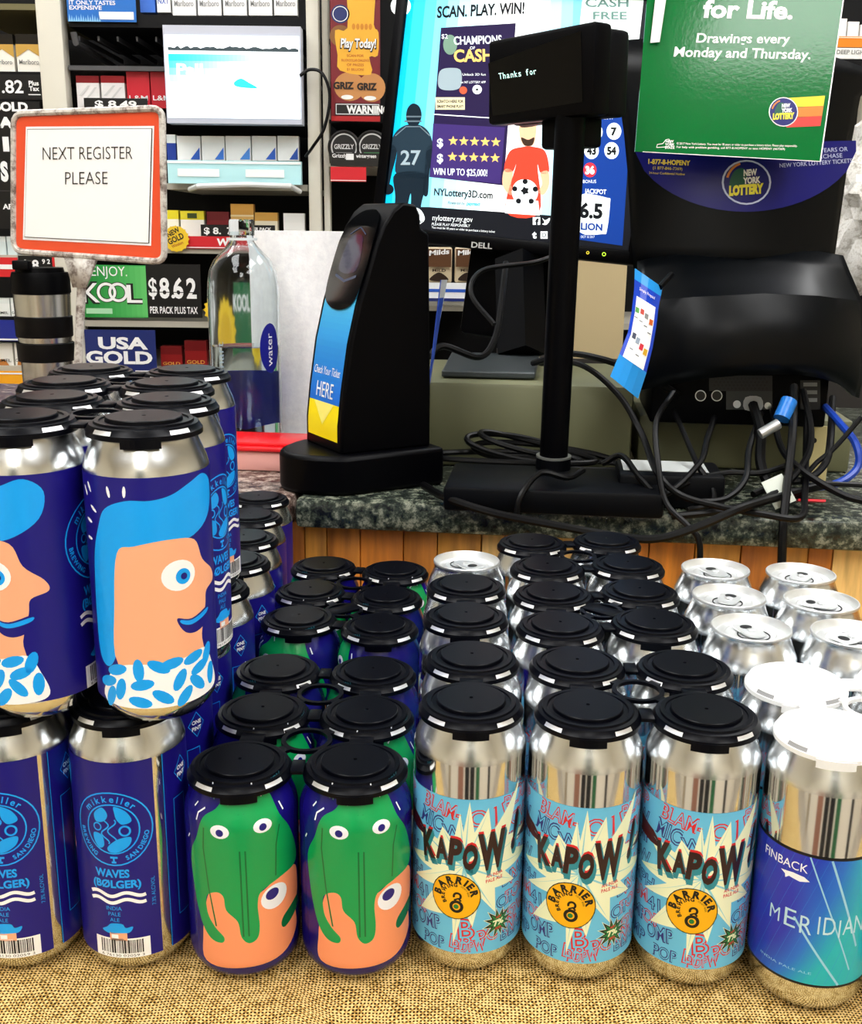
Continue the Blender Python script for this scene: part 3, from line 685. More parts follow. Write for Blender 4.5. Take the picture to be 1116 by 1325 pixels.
# ---- ticket checker
A_, B_ = Vector((.857, .515, 0)), Vector((-.515, .857, 0)); S0 = Vector((-.094, 1.095, 0))
t = thing_w('ticket_scanner', 'black upright ticket checker with blue and yellow sticker', 'scanner', S0 + A_*.05 + B_*.04 + Vector((0, 0, CT)))
PR = [(0, .186), (0, .215), (.004, .25), (.012, .30), (.022, .34), (.032, .37), (.042, .40), (.050, .418), (.060, .432), (.072, .441), (.088, .439), (.093, .428), (.094, .415), (.104, .41), (.106, .33), (.108, .25), (.108, .186)]
ML = Matrix(((A_.x, 0, B_.x, S0.x), (A_.y, 0, B_.y, S0.y), (0, 1, 0, 0), (0, 0, 0, 1)))
mb = MB(); mb.prism(PR[::-1], ML, .088, bp_); mb.build('housing', t, bevel=.003, fix=True)
def plan(r): return r
base = [(.118, -.014), (.118, .1)] + [(.0 + -.048*math.sin(math.pi*i/14)**.8*1.0, .1 - .114*i/14) for i in range(15)]
MP = Matrix(((A_.x, B_.x, 0, S0.x), (A_.y, B_.y, 0, S0.y), (0, 0, 1, CT), (0, 0, 0, 1)))
mb = MB(); mb.prism(base, MP, .042, bp_); mb.build('base', t, bevel=.005, fix=True)
# curved front: arc length -> profile point
def prof_front(s_):
    pts = PR[0:10]; acc = 0
    for (a0, z0), (a1, z1) in zip(pts, pts[1:]):
        L = math.hypot(a1-a0, z1-z0)
        if acc + L >= s_: k = (s_-acc)/L; return a0+(a1-a0)*k, z0+(z1-z0)*k, ((z1-z0)/L, -(a1-a0)/L)
        acc += L
    return pts[-1][0], pts[-1][1], (1, 0)
def scan_fn(x, y, z):      # x mm across the front (0 = camera side edge, grows away), y mm up the front
    a, zz, (nx, nz) = prof_front(y*.001); off = z + .0006
    p = S0 + A_*(a - nx*off) + B_*((88-x)*.001); return Vector((p.x, p.y, zz - nz*off))
blue1 = ink('#0E7FE0', .3); blue2 = ink('#17A5E8', .3); blue3 = ink('#52CFEF', .3); yel1 = ink('#FFE600', .3); yel2 = ink('#FFF27A', .3); wht = ink('#FFFFFF', .4)
A = Art(.0002)
for i in range(24):
    y0, y1 = 50 + 155*i/24, 50 + 155*(i+1)/24; k = i/23; c = [int(a+(b-a)*k) for a, b in zip((14, 110, 220), (90, 210, 235))]
    hw = 36 if i < 20 else 36 - (i-19)*1.0
    A.rect(44-hw, y0, 44+hw, y1, ink('#%02X%02X%02X' % tuple(c), .3), 0)
A.poly([(8, 12), (80, 12), (80, 50), (8, 50)], yel1, 0); A.poly([(20, 50), (68, 50), (44, 26)], yel2, 1)
A.text('HERE', 44, 55, 17, wht, 2, 'c', .0, 0, 40); A.text('Check Your Ticket', 44, 79, 9, wht, 2, 'c', 0, .2, 62)
A.disc(58, 176, 9, ink('#12704A', .4), 1); A.rect(51, 168, 65, 175, yel1, 2); A.disc(58, 180, 6, blue1, 2, 4)
# cut the surface across its bends: sample rows
_items = []
art = A.build('sticker', lambda x, y, z: Vector((x, y, z)), None)
bm = bmesh.new(); bm.from_mesh(art.data)
for yy in range(10, 240, 5): bmesh.ops.bisect_plane(bm, geom=list(bm.verts)+list(bm.edges)+list(bm.faces), dist=1e-6, plane_co=(0, yy, 0), plane_no=(0, 1, 0))
for v in bm.verts: v.co = scan_fn(v.co.x, v.co.y, v.co.z)
bmesh.ops.recalc_face_normals(bm, faces=list(bm.faces)) if False else None
bm.to_mesh(art.data); bm.free(); art.parent = t; art.matrix_parent_inverse = Matrix.Translation(-Vector(t.location))
A = Art(.0002); A.blob([(6, 168), (6, 225), (18, 250), (44, 258), (70, 250), (82, 225), (82, 168), (62, 150), (26, 150)], gloss, 3); A.blob([(24, 190), (64, 190), (60, 222), (44, 228), (28, 222)], mat('#131A3C', .05, spec=.8, name='scan_glass'), 4)
A.line([(20, 184), (44, 178), (68, 184)], 3, mat('#39435A', .2), 5); A.line([(26, 228), (44, 236), (62, 228)], 1.5, mat('#39435A', .2), 5)  # pale arcs are reflections painted onto the glossy window
o = A.build('scan_window', lambda x, y, z: Vector((x, y, z)), None); bm = bmesh.new(); bm.from_mesh(o.data)
for yy in range(10, 270, 5): bmesh.ops.bisect_plane(bm, geom=list(bm.verts)+list(bm.edges)+list(bm.faces), dist=1e-6, plane_co=(0, yy, 0), plane_no=(0, 1, 0))
for v in bm.verts: v.co = scan_fn(v.co.x, v.co.y, v.co.z + .0008)
bm.to_mesh(o.data); bm.free(); o.parent = t; o.matrix_parent_inverse = Matrix.Translation(-Vector(t.location))
MB().box((0, 0, 0), (.012, .004, .05), mat('#2A3350', .2), frame(S0 + A_*.052 - B_*.0015 + Vector((0, 0, .36)), A_, (0, 0, 1))).build('key_slot', t) if False else None
# blue and white slip leaning behind the ticket checker
a, b_, c, d = P(546, 492, 1.17), P(556, 452, 1.17), P(578, 362, 1.19), P(570, 360, 1.19)
mb = MB(); o4 = [P(547, 560, 1.20), P(553, 500, 1.235), P(578, 362, 1.245), P(570, 362, 1.205)]
V = [mb.bm.verts.new(p) for p in o4] + [mb.bm.verts.new(p + Vector((.0012, .0005, 0))) for p in o4]
for q, m in (((0, 1, 2, 3), ink('#2E55C8')), ((7, 6, 5, 4), ink('#E9EEF5')), ((0, 4, 5, 1), ink('#E9EEF5')), ((1, 5, 6, 2), ink('#E9EEF5')), ((2, 6, 7, 3), ink('#E9EEF5')), ((3, 7, 4, 0), ink('#2E55C8'))): mb.face([V[i] for i in q], m)
tag(mb.build('paper_slip', fix=True), 'narrow blue and white slip leaning behind the ticket checker', 'paper')
# ---- customer pole display
t = thing_w('pole_display', 'black customer display on a pole reading Thanks for', 'display', P(716, 615, 1.10))
MB().box((0, 0, .0125), (.215, .115, .025), bp2, frame(Vector((.125, 1.075, CT)), CU, CV), .004).build('base', t)
p0 = PZ(716, 606, CT+.025); p1 = P(739, 150, 1.105)
MB().tube([p0, p1], .0150, bp_, 24).build('pole', t)
mb = MB(); mb.tube([p0, p0 + (p1-p0).normalized()*.012], .0185, bp2, 24); mb.build('collar', t)
MB().tube([p0 + (p1-p0).normalized()*.0125, p0 + (p1-p0).normalized()*.0145], .0187, mat('#A9ABA8', .3, .8), 24).build('ring', t)
# head: front face towards the left
TL, TR, BL = P(623, 59, 1.185), P(765, 26, 1.062), P(631, 162, 1.178)
FH = frame(BL, P(767, 148, 1.062) - BL, TL - BL); hw = (P(767, 148, 1.062)-BL).length; hh = (TL-BL).length*1.03
mb = MB(); mb.box((hw/2, hh/2, -.012), (hw, hh, .024), bp_, FH, .004); mb.box((hw/2+.004, hh/2-.002, -.036), (hw-.01, hh*.96, .028), bp2, FH, .005)
mb.build('head', t)
mb = MB(); mb.box((hw*.62, -.012, -.03), (.052, .03, .035), bp_, FH, .004); mb.build('neck', t)
fnD = plane_px(FH @ Vector((0, 0, .0006)), FH.to_3x3() @ Vector((0, 0, 1)))
A = Art(.0003); A.poly([(632, -82), (752, -40), (754, -132), (638, -150)], mat('#010102', .12, spec=.15, name='display_glass'), 0)
A.build('screen', fnD, t)
A = Art(.0003); VF = mat('#BFF5E8', .5, emit=1.6, name='display_glyphs')
for i, ch in enumerate('Thanks for'):
    if ch != ' ': A.text(ch, 649 + i*4.95, -102.5 + i*.72, 8.5, VF, 2, 'c', .0, 0, 3.4 if ch not in 'T' else 4, .145)
A.build('lettering', fnD, t)
# ---- monitor
BLm, BRm = P(478, 306, 1.58), P(826, 343, 1.43); um = (BRm-BLm); vm = P(512, 0, 1.60) - BLm
FM = frame(BLm, um, vm); mw = um.length; mh = .34
t = thing_w('computer_monitor', 'black computer monitor showing a lottery advertisement', 'monitor', (FM @ Vector((mw/2, 0, -.05))))
mb = MB(); bz = .0165
for c, s in (((mw/2, bz*.53, -.02), (mw, bz*1.06, .04)), ((mw/2, mh-bz/2, -.02), (mw, bz, .04)), ((bz/2, mh/2, -.02), (bz, mh, .04)), ((mw-bz/2, mh/2, -.02), (bz, mh, .04))): mb.box(c, s, bp_, FM, .003)
mb.box((mw/2, mh/2, -.05), (mw-.01, mh-.01, .05), bp2, FM, .01); mb.build('bezel', t)
fnS = plane_px(FM @ Vector((0, 0, -.006)), FM.to_3x3() @ Vector((0, 0, 1)))
fnB = plane_px(FM @ Vector((0, 0, .0005)), FM.to_3x3() @ Vector((0, 0, 1)))
SCR = 1.0
def lit(h, e=SCR): return mat(h, .3, spec=.15, emit=e*.75, name='screen_%s' % h.lstrip('#'))
A = Art(.0002)
wl, cy1 = lit('#F4FBFD'), lit('#27C3E6')
bl = lit('#16181E')
A.poly([(524, 20), (880, 60), (812, -330), (490, -296)], bl, 0)
# cyan to white backdrop in slanted strips
for i in range(18):
    k = i/18; x = lambda u, y: 517 + (y)*.108 + u*288
    q = [(526 + k*261, 40), (526 + (k+1/18)*261 + .3, 40), (490 + (k+1/18)*292 + .3, -268 - (k+1/18)*36), (490 + k*292, -268 - k*36)]
    f = abs(k - .5)*2; f = f**1.6
    c = [int(244 + (a-244)*f) for a in (10, 178, 224)]; A.poly(q, lit('#%02X%02X%02X' % tuple(c)), 1)
BT = lit('#14161A')
A.text('SCAN. PLAY. WIN!', 566, -23, 15, BT, 3, 'l', .03, .15, 114, .05)
A.disc(519, -8, 13, wl, 2); A.text('$2', 519, -13, 9, BT, 3, 'c', .04)
pur, gld, dpur = lit('#3A2A66'), lit('#E8C06A'), lit('#241B3E')
A.poly([(571, -36), (668, -30), (652, -240), (556, -229)], dpur, 2)
A.text('$2', 572, -50, 6, wl, 4, 'l'); A.text('CHAMPIONS', 588, -58, 11, wl, 4, 'l', .015, 0, 62, .03); A.text('OF', 612, -64, 4, wl, 4); A.text('CASH', 588, -80, 16, gld, 4, 'l', .03, 0, 50, .02)
A.disc(583, -58, 9, lit('#6C8A78'), 3, 13); A.blob([(570, -92), (585, -88), (597, -92), (596, -113), (580, -117), (568, -112)], lit('#8FA0A8'), 3); A.disc(600, -117, 5, lit('#C8553A'), 4); A.disc(618, -116, 6, wl, 4); A.star(618, -116, 1.2, 3, 5, BT, 5)
A.text('Unlock 3D fun', 599, -98, 3.2, wl, 4, 'l', 0, 0, 30); A.text('on NY LOTTERY APP', 597, -108, 3.2, wl, 4, 'l', 0, 0, 32)
A.rect(564, -142, 602, -126, lit('#D9CFA8'), 3); A.text('SCRATCH HERE FOR', 583, -133, 3.6, BT, 4, 'c', .03, 0, 34); A.text('SMART PHONE PLAY!', 583, -139.5, 3.6, BT, 4, 'c', .03, 0, 34)
A.line([(562, -148), (655, -154)], 1.2, wl, 3); A.poly([(561, -160), (654, -165), (648, -238), (557, -229)], pur, 3)
for r in range(2):
    A.text('$', 570, -190 - r*20, 11, wl, 4, 'c', .03)
    for i in range(5): A.star(587 + i*13.8 - r*1, -182.5 - r*20.5 - i*.4, 2.8, 6.6, 5, gld, 4, math.pi/2)
A.text('WIN UP TO $25,000!', 561, -226, 9, wl, 4, 'l', .01, 0, 70, -.03)
A.text('NYLottery3D.com', 562, -252.5, 9.5, BT, 3, 'l', .025, 0, 76, -.06); A.text('Powered by', 580, -264, 4, BT, 3, 'l', 0, .2, 22, -.05); A.text('paymaxs', 604, -265.5, 5, lit('#1EA6C8'), 3, 'l', .03, .2, 18, -.05)
# silhouette of a player with number 27
dk = lit('#20303C'); dk2 = lit('#14202A')
A.blob([(528, -140), (535, -134), (543, -138), (546, -150), (541, -162), (530, -162), (526, -152)], dk2, 3)
A.blob([(512, -172), (526, -162), (544, -162), (556, -172), (560, -190), (552, -198), (552, -228), (514, -226), (514, -196), (504, -192)], dk, 3)
A.blob([(506, -188), (514, -196), (508, -222), (502, -246), (496, -243), (500, -215)], dk2, 3); A.blob([(552, -194), (560, -190), (556, -225), (554, -252), (548, -250), (550, -222)], dk2, 3)
A.blob([(512, -225), (552, -226), (546, -262), (541, -290), (532, -290), (532, -250), (522, -290), (510, -290), (512, -255)], dk2, 3); A.disc(502, -245, 8, lit('#101820'), 4, 7)
A.rect(524, -158, 546, -156, lit('#5A6A74'), 4); A.rect(526, -152, 546, -150, lit('#5A6A74'), 4); A.line([(512, -176), (526, -164), (544, -164), (557, -176)], 1.2, lit('#6A7A84'), 4); A.text('27', 532, -213, 19, lit('#8FA0A8'), 5, 'c', .02, 0, 26)
# player in red holding a ball
rd, sk, skd = lit('#E8412E'), lit('#E2B48F'), lit('#3A2A20')
A.blob([(674, -160), (693, -158), (694, -175), (690, -188), (678, -188), (673, -176)], sk, 3); A.blob([(674, -160), (684, -152), (694, -158), (693, -163), (676, -165)], skd, 4); A.blob([(675, -178), (684, -181), (692, -178), (689, -188), (679, -188)], skd, 4)
A.blob([(678, -190), (690, -190), (706, -196), (711, -222), (700, -224), (696, -215), (698, -276), (655, -274), (668, -215), (664, -222), (653, -220), (660, -196)], rd, 3)
A.blob([(653, -220), (664, -222), (662, -240), (668, -250), (660, -252), (651, -240)], sk, 3); A.blob([(700, -224), (710, -222), (711, -240), (704, -252), (697, -248), (702, -238)], sk, 3)
A.poly([(656, -258), (697, -260), (699, -279), (654, -276)], wl, 4); A.disc(680, -249, 17, lit('#C9D2D6'), 4.8); A.disc(679, -248, 16, wl, 5); A.star(680, -247, 3.8, 6, 5, BT, 6, .6)
for i in range(5): a = i*1.2566+.3; A.disc(680 + 14*math.cos(a), -249 + 14*math.sin(a), 3.4, BT, 6)
# bottom strip
A.poly([(490, -268), (556, -268), (716, -279), (790, -290), (790, -326), (490, -300)], bl, 2)
A.text('nylottery.ny.gov', 560, -285, 7.5, wl, 3, 'l', .0, 0, 52, -.05); A.text('PLEASE PLAY RESPONSIBLY', 559, -291.5, 3.6, wl, 3, 'l', 0, .2, 50, -.05); A.text('You must be 18 years or older to purchase a lottery ticket', 559, -295.5, 3, wl, 3, 'l', 0, 0, 82, -.07)
A.rect(690, -291, 699.5, -281, wl, 3); A.text('f', 695.5, -291, 8, bl, 4, 'c', .06); A.blob([(702, -282), (706, -285), (712, -282), (711, -287), (707, -291), (702, -290), (705, -288)], wl, 3)
A.text('t', 692, -308, 9, wl, 3, 'c', .06); A.rect(700, -309, 709, -299.5, wl, 3); A.ring(704.5, -304.2, 1.8, 2.8, bl, 4); A.blob([(536, -270), (545, -272), (550, -284), (540, -292), (530, -290)], wl, 3); A.text('LOTTERY', 540, -289, 4, bl, 4, 'c', .03, 0, 16)
# right blue column with numbers
nb, num = lit('#143A8C'), lit('#EEF6F4')
A.poly([(758, 40), (840, 60), (822, -100), (744, -100)], lit('#E9F4F2'), 2); grn_t = lit('#5F7F78')
A.text('CASH', 758, -9, 11, grn_t, 4, 'l', .02, 0, 56); A.text('FREE', 768, -25, 10, grn_t, 4, 'l', .02, 0, 44)
A.poly([(752, -136), (818, -137), (806, -318), (742, -309)], nb, 3)
A.text('10 2017', 774, -154.5, 6, wl, 4, 'l', 0, 0, 21)
for x, y, s, c in ((771, -171, '3', num), (795, -170, '7', num), (766, -195, '43', num), (792, -195, '54', num), (764, -220, '36', lit('#E03440'))):
    A.disc(x, y, 9.5 if c is num else 8.5, c, 4, 11 if c is num else 9.5); A.text(s, x, y-5, 10, BT if c is num else wl, 5, 'c', .05, 0, None if len(s) == 1 else 12)
A.text('BONUS', 755, -237, 4.5, wl, 4, 'l', 0, 0, 17); A.text('JACKPOT', 757, -250, 6.2, wl, 4, 'l', .02, 0, 28, -.05)
A.blob([(748, -253), (786, -256), (790, -262), (786, -298), (780, -303), (748, -299)], num, 4, 3); A.text('6.5', 750, -281, 19, BT, 5, 'l', .04, 0, 30, -.05); A.text('LION', 752, -297, 9, nb, 5, 'l', .04, 0, 28, -.05); A.text('OCT 13 2017', 752, -308, 3.2, wl, 4, 'l', 0, 0, 18)
A.build('screen', fnS, t)
A = Art(.0002); A.text('DELL', 610, -320, 7.5, mat('#D9DCE0', .3, .6), 1, 'l', .02, 0, 27, -.08); A.ring(761, -327, 1.2, 2.0, lit('#E2C93A', 1.5), 1); A.text('+', 760, -331, 6, wl, 1) if False else None
A.ring(782, -329, 1.6, 2.6, lit('#B7E03A', 1.5), 1); A.build('badge', fnB, t)
st = P(670, 395, 1.52)
mb = MB(); mb.box((mw*.5, -.045, -.085), (.13, .15, .05), bp_, FM, .01); a0 = P(672, 335, 1.50); a1 = P(676, 458, 1.44); zc = (a1-a0).normalized(); mb.box((0, 0, 0), (.07, .035, (a1-a0).length+.03), bp2, frame((a0+a1)/2, (1, -.1, 0), Vector((1, -.1, 0)).cross(zc)) , .004) if False else mb.tube([a0, a0.lerp(a1, .55), a1], .033, bp2, 4); mb.build('stand', t)
ft = MB(); q = [(-.055, -.10), (.055, -.10), (.06, .10), (-.06, .10)]
FF = frame(Vector((.075, 1.36, .2465)), (1, -.1, 0), (.1, 1, 0)); ft.prism(q, FF, .008, mat('#3C4244', .4, .3, name='stand_grey')); ft.build('stand_foot', t, bevel=.002)
# ---- beige boxes under the electronics
beige = mat('#66674A', .55, name='beige_metal')
FBx = frame(Vector((.1, 1.34, CT)), CU, CV)
o = MB().box((0, 0, .05), (.285, .22, .10), beige, FBx, .006).build('cash_drawer_box'); tag(o, 'olive beige metal box on the granite under the monitor', 'box')
o = MB().box((.275, .03, .031), (.245, .2, .062), beige, FBx, .005).build('electronics_box'); tag(o, 'beige metal box beneath the lottery terminal, behind the cables', 'box')
# ---- lottery terminal
t = thing_w('lottery_terminal', 'big black lottery terminal with blue lottery band, seen from behind', 'lottery terminal', (.335, 1.28, CT))
CX = .339; rib = mat('#020407', .36, spec=.16, name='terminal_shell')
def shell(rows, name, m, n=28, th=.006):
    mb = MB(); G = []
    for fnr in rows: G.append([mb.bm.verts.new(fnr(-1 + 2*i/n)) for i in range(n+1)])
    for a, b in zip(G, G[1:]):
        for i in range(n): mb.face([a[i], a[i+1], b[i+1], b[i]], m, True)
    o = mb.build(name, t); so = o.modifiers.new('thick', 'SOLIDIFY'); so.thickness = th; so.offset = -1; return o
def zpx(py, Y): return P(980, py, Y).z
ARCH = [(-1, 513), (-.95, 514), (-.70, 502), (-.42, 491), (-.1, 485), (.3, 484), (.55, 490), (.75, 500), (.95, 520), (1, 522)]
def interp(T, s_):
    for (a, b), (c, d) in zip(T, T[1:]):
        if a <= s_ <= c: return b + (d-b)*(s_-a)/(c-a)
    return T[-1][1]
TOPE = [(-1, 398), (-.6, 387), (0, 380), (.5, 383), (1, 393)]
Yf = 1.115; HWs = .124
yb = lambda s_: Yf + .045*abs(s_)**2.5
mk = lambda f: (lambda s_: f(s_))
rows = []
for k in range(7):
    def f(s_, k=k/6):
        z0, z1 = zpx(interp(ARCH, s_), Yf), zpx(interp(TOPE, s_), Yf); bul = -.012*math.sin(k*math.pi)
        return Vector((CX + HWs*s_*(1 - .03*k), yb(s_) + bul + .010*k, z0 + (z1-z0)*k))
    rows.append(f)
for k, (dy, dz) in enumerate(((.003, .001), (.03, .014), (.065, .030), (.10, .047))):
    rows.append(lambda s_, dy=dy, dz=dz: Vector((CX + HWs*s_*(.97 - .5*dy), yb(s_)*(1-.04*dy/.1*abs(s_)) + .010 + dy, zpx(interp(TOPE, s_), Yf) + dz)))
shell(rows, 'lower_shell', rib)
HWT = [(.34, .106), (.40, .113), (.50, .122), (.56, .132), (.60, .165), (.70, .165)]
def up_pt(u, z, off=0.): return Vector((CX - .008 + u, 1.195 + 2.2*u*u + .10*(z-.4) - off, z))
def upr(z): return lambda s_: up_pt(s_*interp(HWT, z), z)
TOPZ = lambda s_: .615 - .03*max(0, s_)
shell([upr(z) for z in (.375, .40, .44, .48, .52, .56, .58)] + [lambda s_: up_pt(s_*.165, TOPZ(s_))], 'upper_panel', rib)
band = ink('#10126E', .3); A = Art(.0003); e3 = Vector((0, 0, CAMH))
def band_fn(x, y, z):
    u = .3; d = ray_dir(x, -y)          # meet the curved panel
    lo = 1.0
    for _ in range(12):
        p = e3 + d*lo; uu = p.x - (CX-.008); lo = (1.195 + 2.2*uu*uu + .10*(p.z-.4))/d.y
    p = e3 + d*lo; return p + Vector((0, -.0008 - z, 0))
def panel_edge(py, s_): return None
pts = [(822, -188)] + [(822 + 286*k/24, -(196 + 78*(1-((k-12.)/12)**2)**.62)) for k in range(25)] + [(1108, -182)]
A.poly(pts, band, 0)
A.disc(966, -236, 32, mat('#C9D2F2', .4), 1, 29); A.disc(966, -236, 29.5, band, 2, 26.8); A.ring(966, -236, 24, 27, mat('#E0833A', .4), 3, 20, 1.9, 2.9); A.blob([(944, -240), (950, -222), (962, -218), (966, -230), (960, -244)], ink('#1B5A48'), 3)
def lotto(A, cx, cy, k, W, Yc, L=4, rot=0.08):
    A.text('NEW', cx+5*k, cy+9*k, 8*k, W, L, 'c', .05, .1, 18*k, rot); A.text('YORK', cx+7*k, cy-1*k, 8*k, W, L, 'c', .05, .1, 22*k, rot); A.text('LOTTERY', cx, cy-15*k, 12*k, Yc, L, 'c', .07, .15, 46*k, rot)
lotto(A, 966, -236, 1, wht, ink('#F2E64A'))
A.text('1-877-8-HOPENY', 839, -212, 6.5, ink('#F2D64A'), 2, 'l', .03, 0, 54, -.04); A.text('(1 877-846-7369)', 845, -219, 4, ink('#F2D64A'), 2, 'l', 0, 0, 38, -.04); A.text('24-hour Confidential Hotline', 840, -225, 3, ink('#F2D64A'), 2, 'l', 0, 0, 46, -.04)
A.text('18 YEARS OR', 1053, -198, 5.6, ink('#C8D0EE'), 2, 'l', 0, 0, 44, .06); A.text('PURCHASE', 1050, -206, 5.6, ink('#C8D0EE'), 2, 'l', 0, 0, 40, .06); A.text('NEW YORK LOTTERY TICKETS', 1009, -217, 5.6, ink('#C8D0EE'), 2, 'l', 0, 0, 94, .07)
A.build('logo_band', band_fn, t, 6)
mb = MB(); CHF = frame(Vector((.335, 1.26, CT)), CU, CV); mb.box((.012, 0, .095), (.19, .16, .063), bp_, CHF, .003); mb.build('chassis', t)
chY = 1.26-.08
fnC = plane_px(CHF @ Vector((0, -.0805, .13)), CV*-1)
sil = mat('#C9CDD0', .3, 1., name='port_silver'); dkp = mat('#020203', .5)
for x in (907, 928): A = Art(.0003); A.ring(x, -512, 6.0, 7.2, sil, 1); A.disc(x, -512, 6, dkp, 1); A.build('round_port', fnC, t)
A = Art(.0003); A.rect(940, -530, 1000, -506, mat('#2A2E30', .4), 1); A.disc(954, -523, 5, sil, 2); A.disc(994, -525, 4.5, sil, 2); A.blob([(965, -514), (985, -514), (986, -530), (964, -530)], mat('#B8BCBE', .4), 2, 3); A.disc(975, -524, 5, dkp, 3); A.build('connector_plate', fnC, t)
A = Art(.0003); A.rect(918, -506, 1000, -486, mat('#14161A', .5), 0.5)
for r in range(4):
    for q in range(14): A.disc(925 + q*5 + (r % 2)*2.5, -490 - r*4.3, 1.6, dkp, 1, n=6)
A.build('vent_grille', fnC, t)
A = Art(.0003); A.rect(1036, -530, 1062, -492, mat('#101216', .5), .5)
for r in range(3): A.rect(1040, -500 - r*10, 1058, -495 - r*10, mat('#8C9092', .4), 1)
A.build('slot_plate', fnC, t)
# ---- green lottery sign taped to the terminal
gY = 1.150; fnG = plane_px(P(950, 205, gY), (0, -1, .185)); grn = mat('#006A2E', .11, spec=.4, name='green_poster')
gn, gl, gb = nodes_of(grn); gt = gn.new('ShaderNodeTexNoise'); gt.inputs['Scale'].default_value = 260; gt.inputs['Detail'].default_value = 3; gc = gn.new('ShaderNodeTexCoord'); gl.new(gc.outputs['Object'], gt.inputs['Vector'])
gp = gn.new('ShaderNodeBump'); gp.inputs['Strength'].default_value = .03; gp.inputs['Distance'].default_value = .002; gl.new(gt.outputs['Fac'], gp.inputs['Height']); gl.new(gp.outputs['Normal'], gb.inputs['Normal'])
A = Art(.0003); quad = [(822, -196), (1062, -209), (1096, 30), (840, 30)]; A.poly(quad, grn, 0)
wsh = mat('#FFFFFF', .4, name='poster_white')
A.text('for Life.', 910, -22, 23, wsh, 1, 'l', .035, .1, 116, -.02); A.text('Drawings every', 901, -55, 12.5, wsh, 1, 'l', .018, .12, 122, -.01); A.text('Monday and Thursday.', 872, -73, 13, wsh, 1, 'l', .018, .12, 177, -.02)
for i, c in enumerate(('#F6DF2E', '#F0802C', '#E23A34')): A.poly([(1018, -126 - 13*i - 1), (1068 - i*2, -124 - 13*i), (1066 - i*2, -137 - 13*i), (1018, -139 - 13*i)], ink(c), 1)
A.disc(1014, -145, 19, wsh, 2); A.disc(1014, -145, 17.8, band, 3); A.blob([(1002, -150), (1006, -136), (1014, -134), (1014, -148)], ink('#1B5A48'), 4); A.ring(1014, -145, 14, 16, ink('#E0833A'), 4, 14, 1.9, 2.9); lotto(A, 1014, -145, .62, wsh, ink('#F2E64A'), 5, .05)
A.line([(850, -191), (851, -187), (858, -186), (862, -181), (866, -180), (868, -184), (870, -193), (866, -190), (850, -191)], .8, wsh, 1)
for i, s in enumerate(('NEW', 'YORK', 'STATE')): A.text(s, 867, -184.5 - i*4, 3.2, wsh, 1, 'c', .03)
A.text('© 2017 New York Lottery. You must be 18 years or older to purchase a lottery ticket. Please play responsibly.', 876, -187, 2.8, wsh, 1, 'l', 0, 0, 156, -.02); A.text('For help with problem gambling, call 877-8-HOPENY or text HOPENY (467369)', 876, -191.5, 2.8, wsh, 1, 'l', 0, 0, 140, -.02)
A.line([(1062, -209), (1096, 30)], 1.6, wsh, 1); A.line([(832, -196.5), (1062, -209)], .8, wsh, 1)
t = thing_w('lottery_sign', 'green lottery sign reading Drawings every Monday and Thursday, on the terminal', 'sign', fnG(942, -202, 0))
sheet('board', fnG, quad, .002, grn, t); A.build('print', fnG, t)
o = sheet('tape_strip', lambda x, y, z: fnG(x, y, z + .004), [(841, -57), (853, -56), (866, 30), (851, 30)], .0012, mat('#E6E9E8', .3)); tag(o, 'white tape strip at upper left of the green sign', 'tape')
# ---- hanging blue price card
mb = MB(); L_ = [(822, 345, 855, 375), (820, 375, 852, 405), (818, 405, 849, 430), (812, 432, 845, 455), (803, 458, 838, 482), (790, 488, 826, 515)]
lft = [(822, 347), (821, 375), (818, 402), (813, 430), (802, 458), (790, 487)]; rgt = [(858, 372), (853, 395), (850, 420), (845, 450), (837, 482), (826, 516)]
Yc = [1.085, 1.08, 1.075, 1.07, 1.065, 1.062]
def card_pt(x, y):      # x 0..1 across, y 0..5 down
    i = min(4, int(y)); f = y-i; a = Vector(lft[i]).lerp(Vector(lft[i+1]), f); b = Vector(rgt[i]).lerp(Vector(rgt[i+1]), f); q = a.lerp(b, x); Y = Yc[i] + (Yc[i+1]-Yc[i])*f
    return P(q.x, q.y, Y - .006*math.sin(x*math.pi))
A = Art(.0004); cb1, cb2 = ink('#1440C0', .25), ink('#1E90E0', .25)
for i in range(20):
    y0, y1 = i/4, (i+1)/4; m = cb2 if y0 < .4 or y1 > 4.1 else cb1
    for j in range(4): A.rect(j/4, -y1, (j+1)/4, -y0, m, 0)
for i in range(14):
    y0 = 1.2 + i*.2
    for j in range(4): A.rect(.12 + j*.19, -y0-.2, .12 + (j+1)*.19, -y0, wht, 1)
for x, y, c in ((.2, 1.75, '#5AA04A'), (.4, 1.7, '#C0392B'), (.58, 1.8, '#8A8A8A'), (.78, 1.95, '#D0622A'), (.25, 2.9, '#333A50'), (.42, 3.0, '#8A97A8'), (.6, 3.15, '#D03040'), (.78, 3.25, '#E0B030')): A.rect(x-.07, -y-.2, x+.07, -y+.05, ink(c), 2)
for x, y in ((.2, 2.15), (.4, 2.2), (.6, 2.3), (.78, 2.5), (.3, 3.5), (.55, 3.6)): A.rect(x-.07, -y-.04, x+.06, -y, mat('#555A66', .5), 2)
A.text('Simply Prepaid', .5, -.85, .16, wht, 2, 'c', 0, 0, .6)
cf = lambda x, y, z: card_pt(max(0, min(1, x)), max(0, min(4.999, -y))) + Vector((0, -z, 0))
t = thing_w('price_card', 'curled blue and white card hanging at left edge of the lottery terminal', 'card', card_pt(.5, 4.9))
A.build('print', cf, t)
mb = MB(); G = [[mb.bm.verts.new(cf(i/4, -j/4, -.0004)) for i in range(5)] for j in range(21)]
for a_, b2 in zip(G, G[1:]):
    for i in range(4): mb.face([a_[i], b2[i], b2[i+1], a_[i+1]], cb1, True)
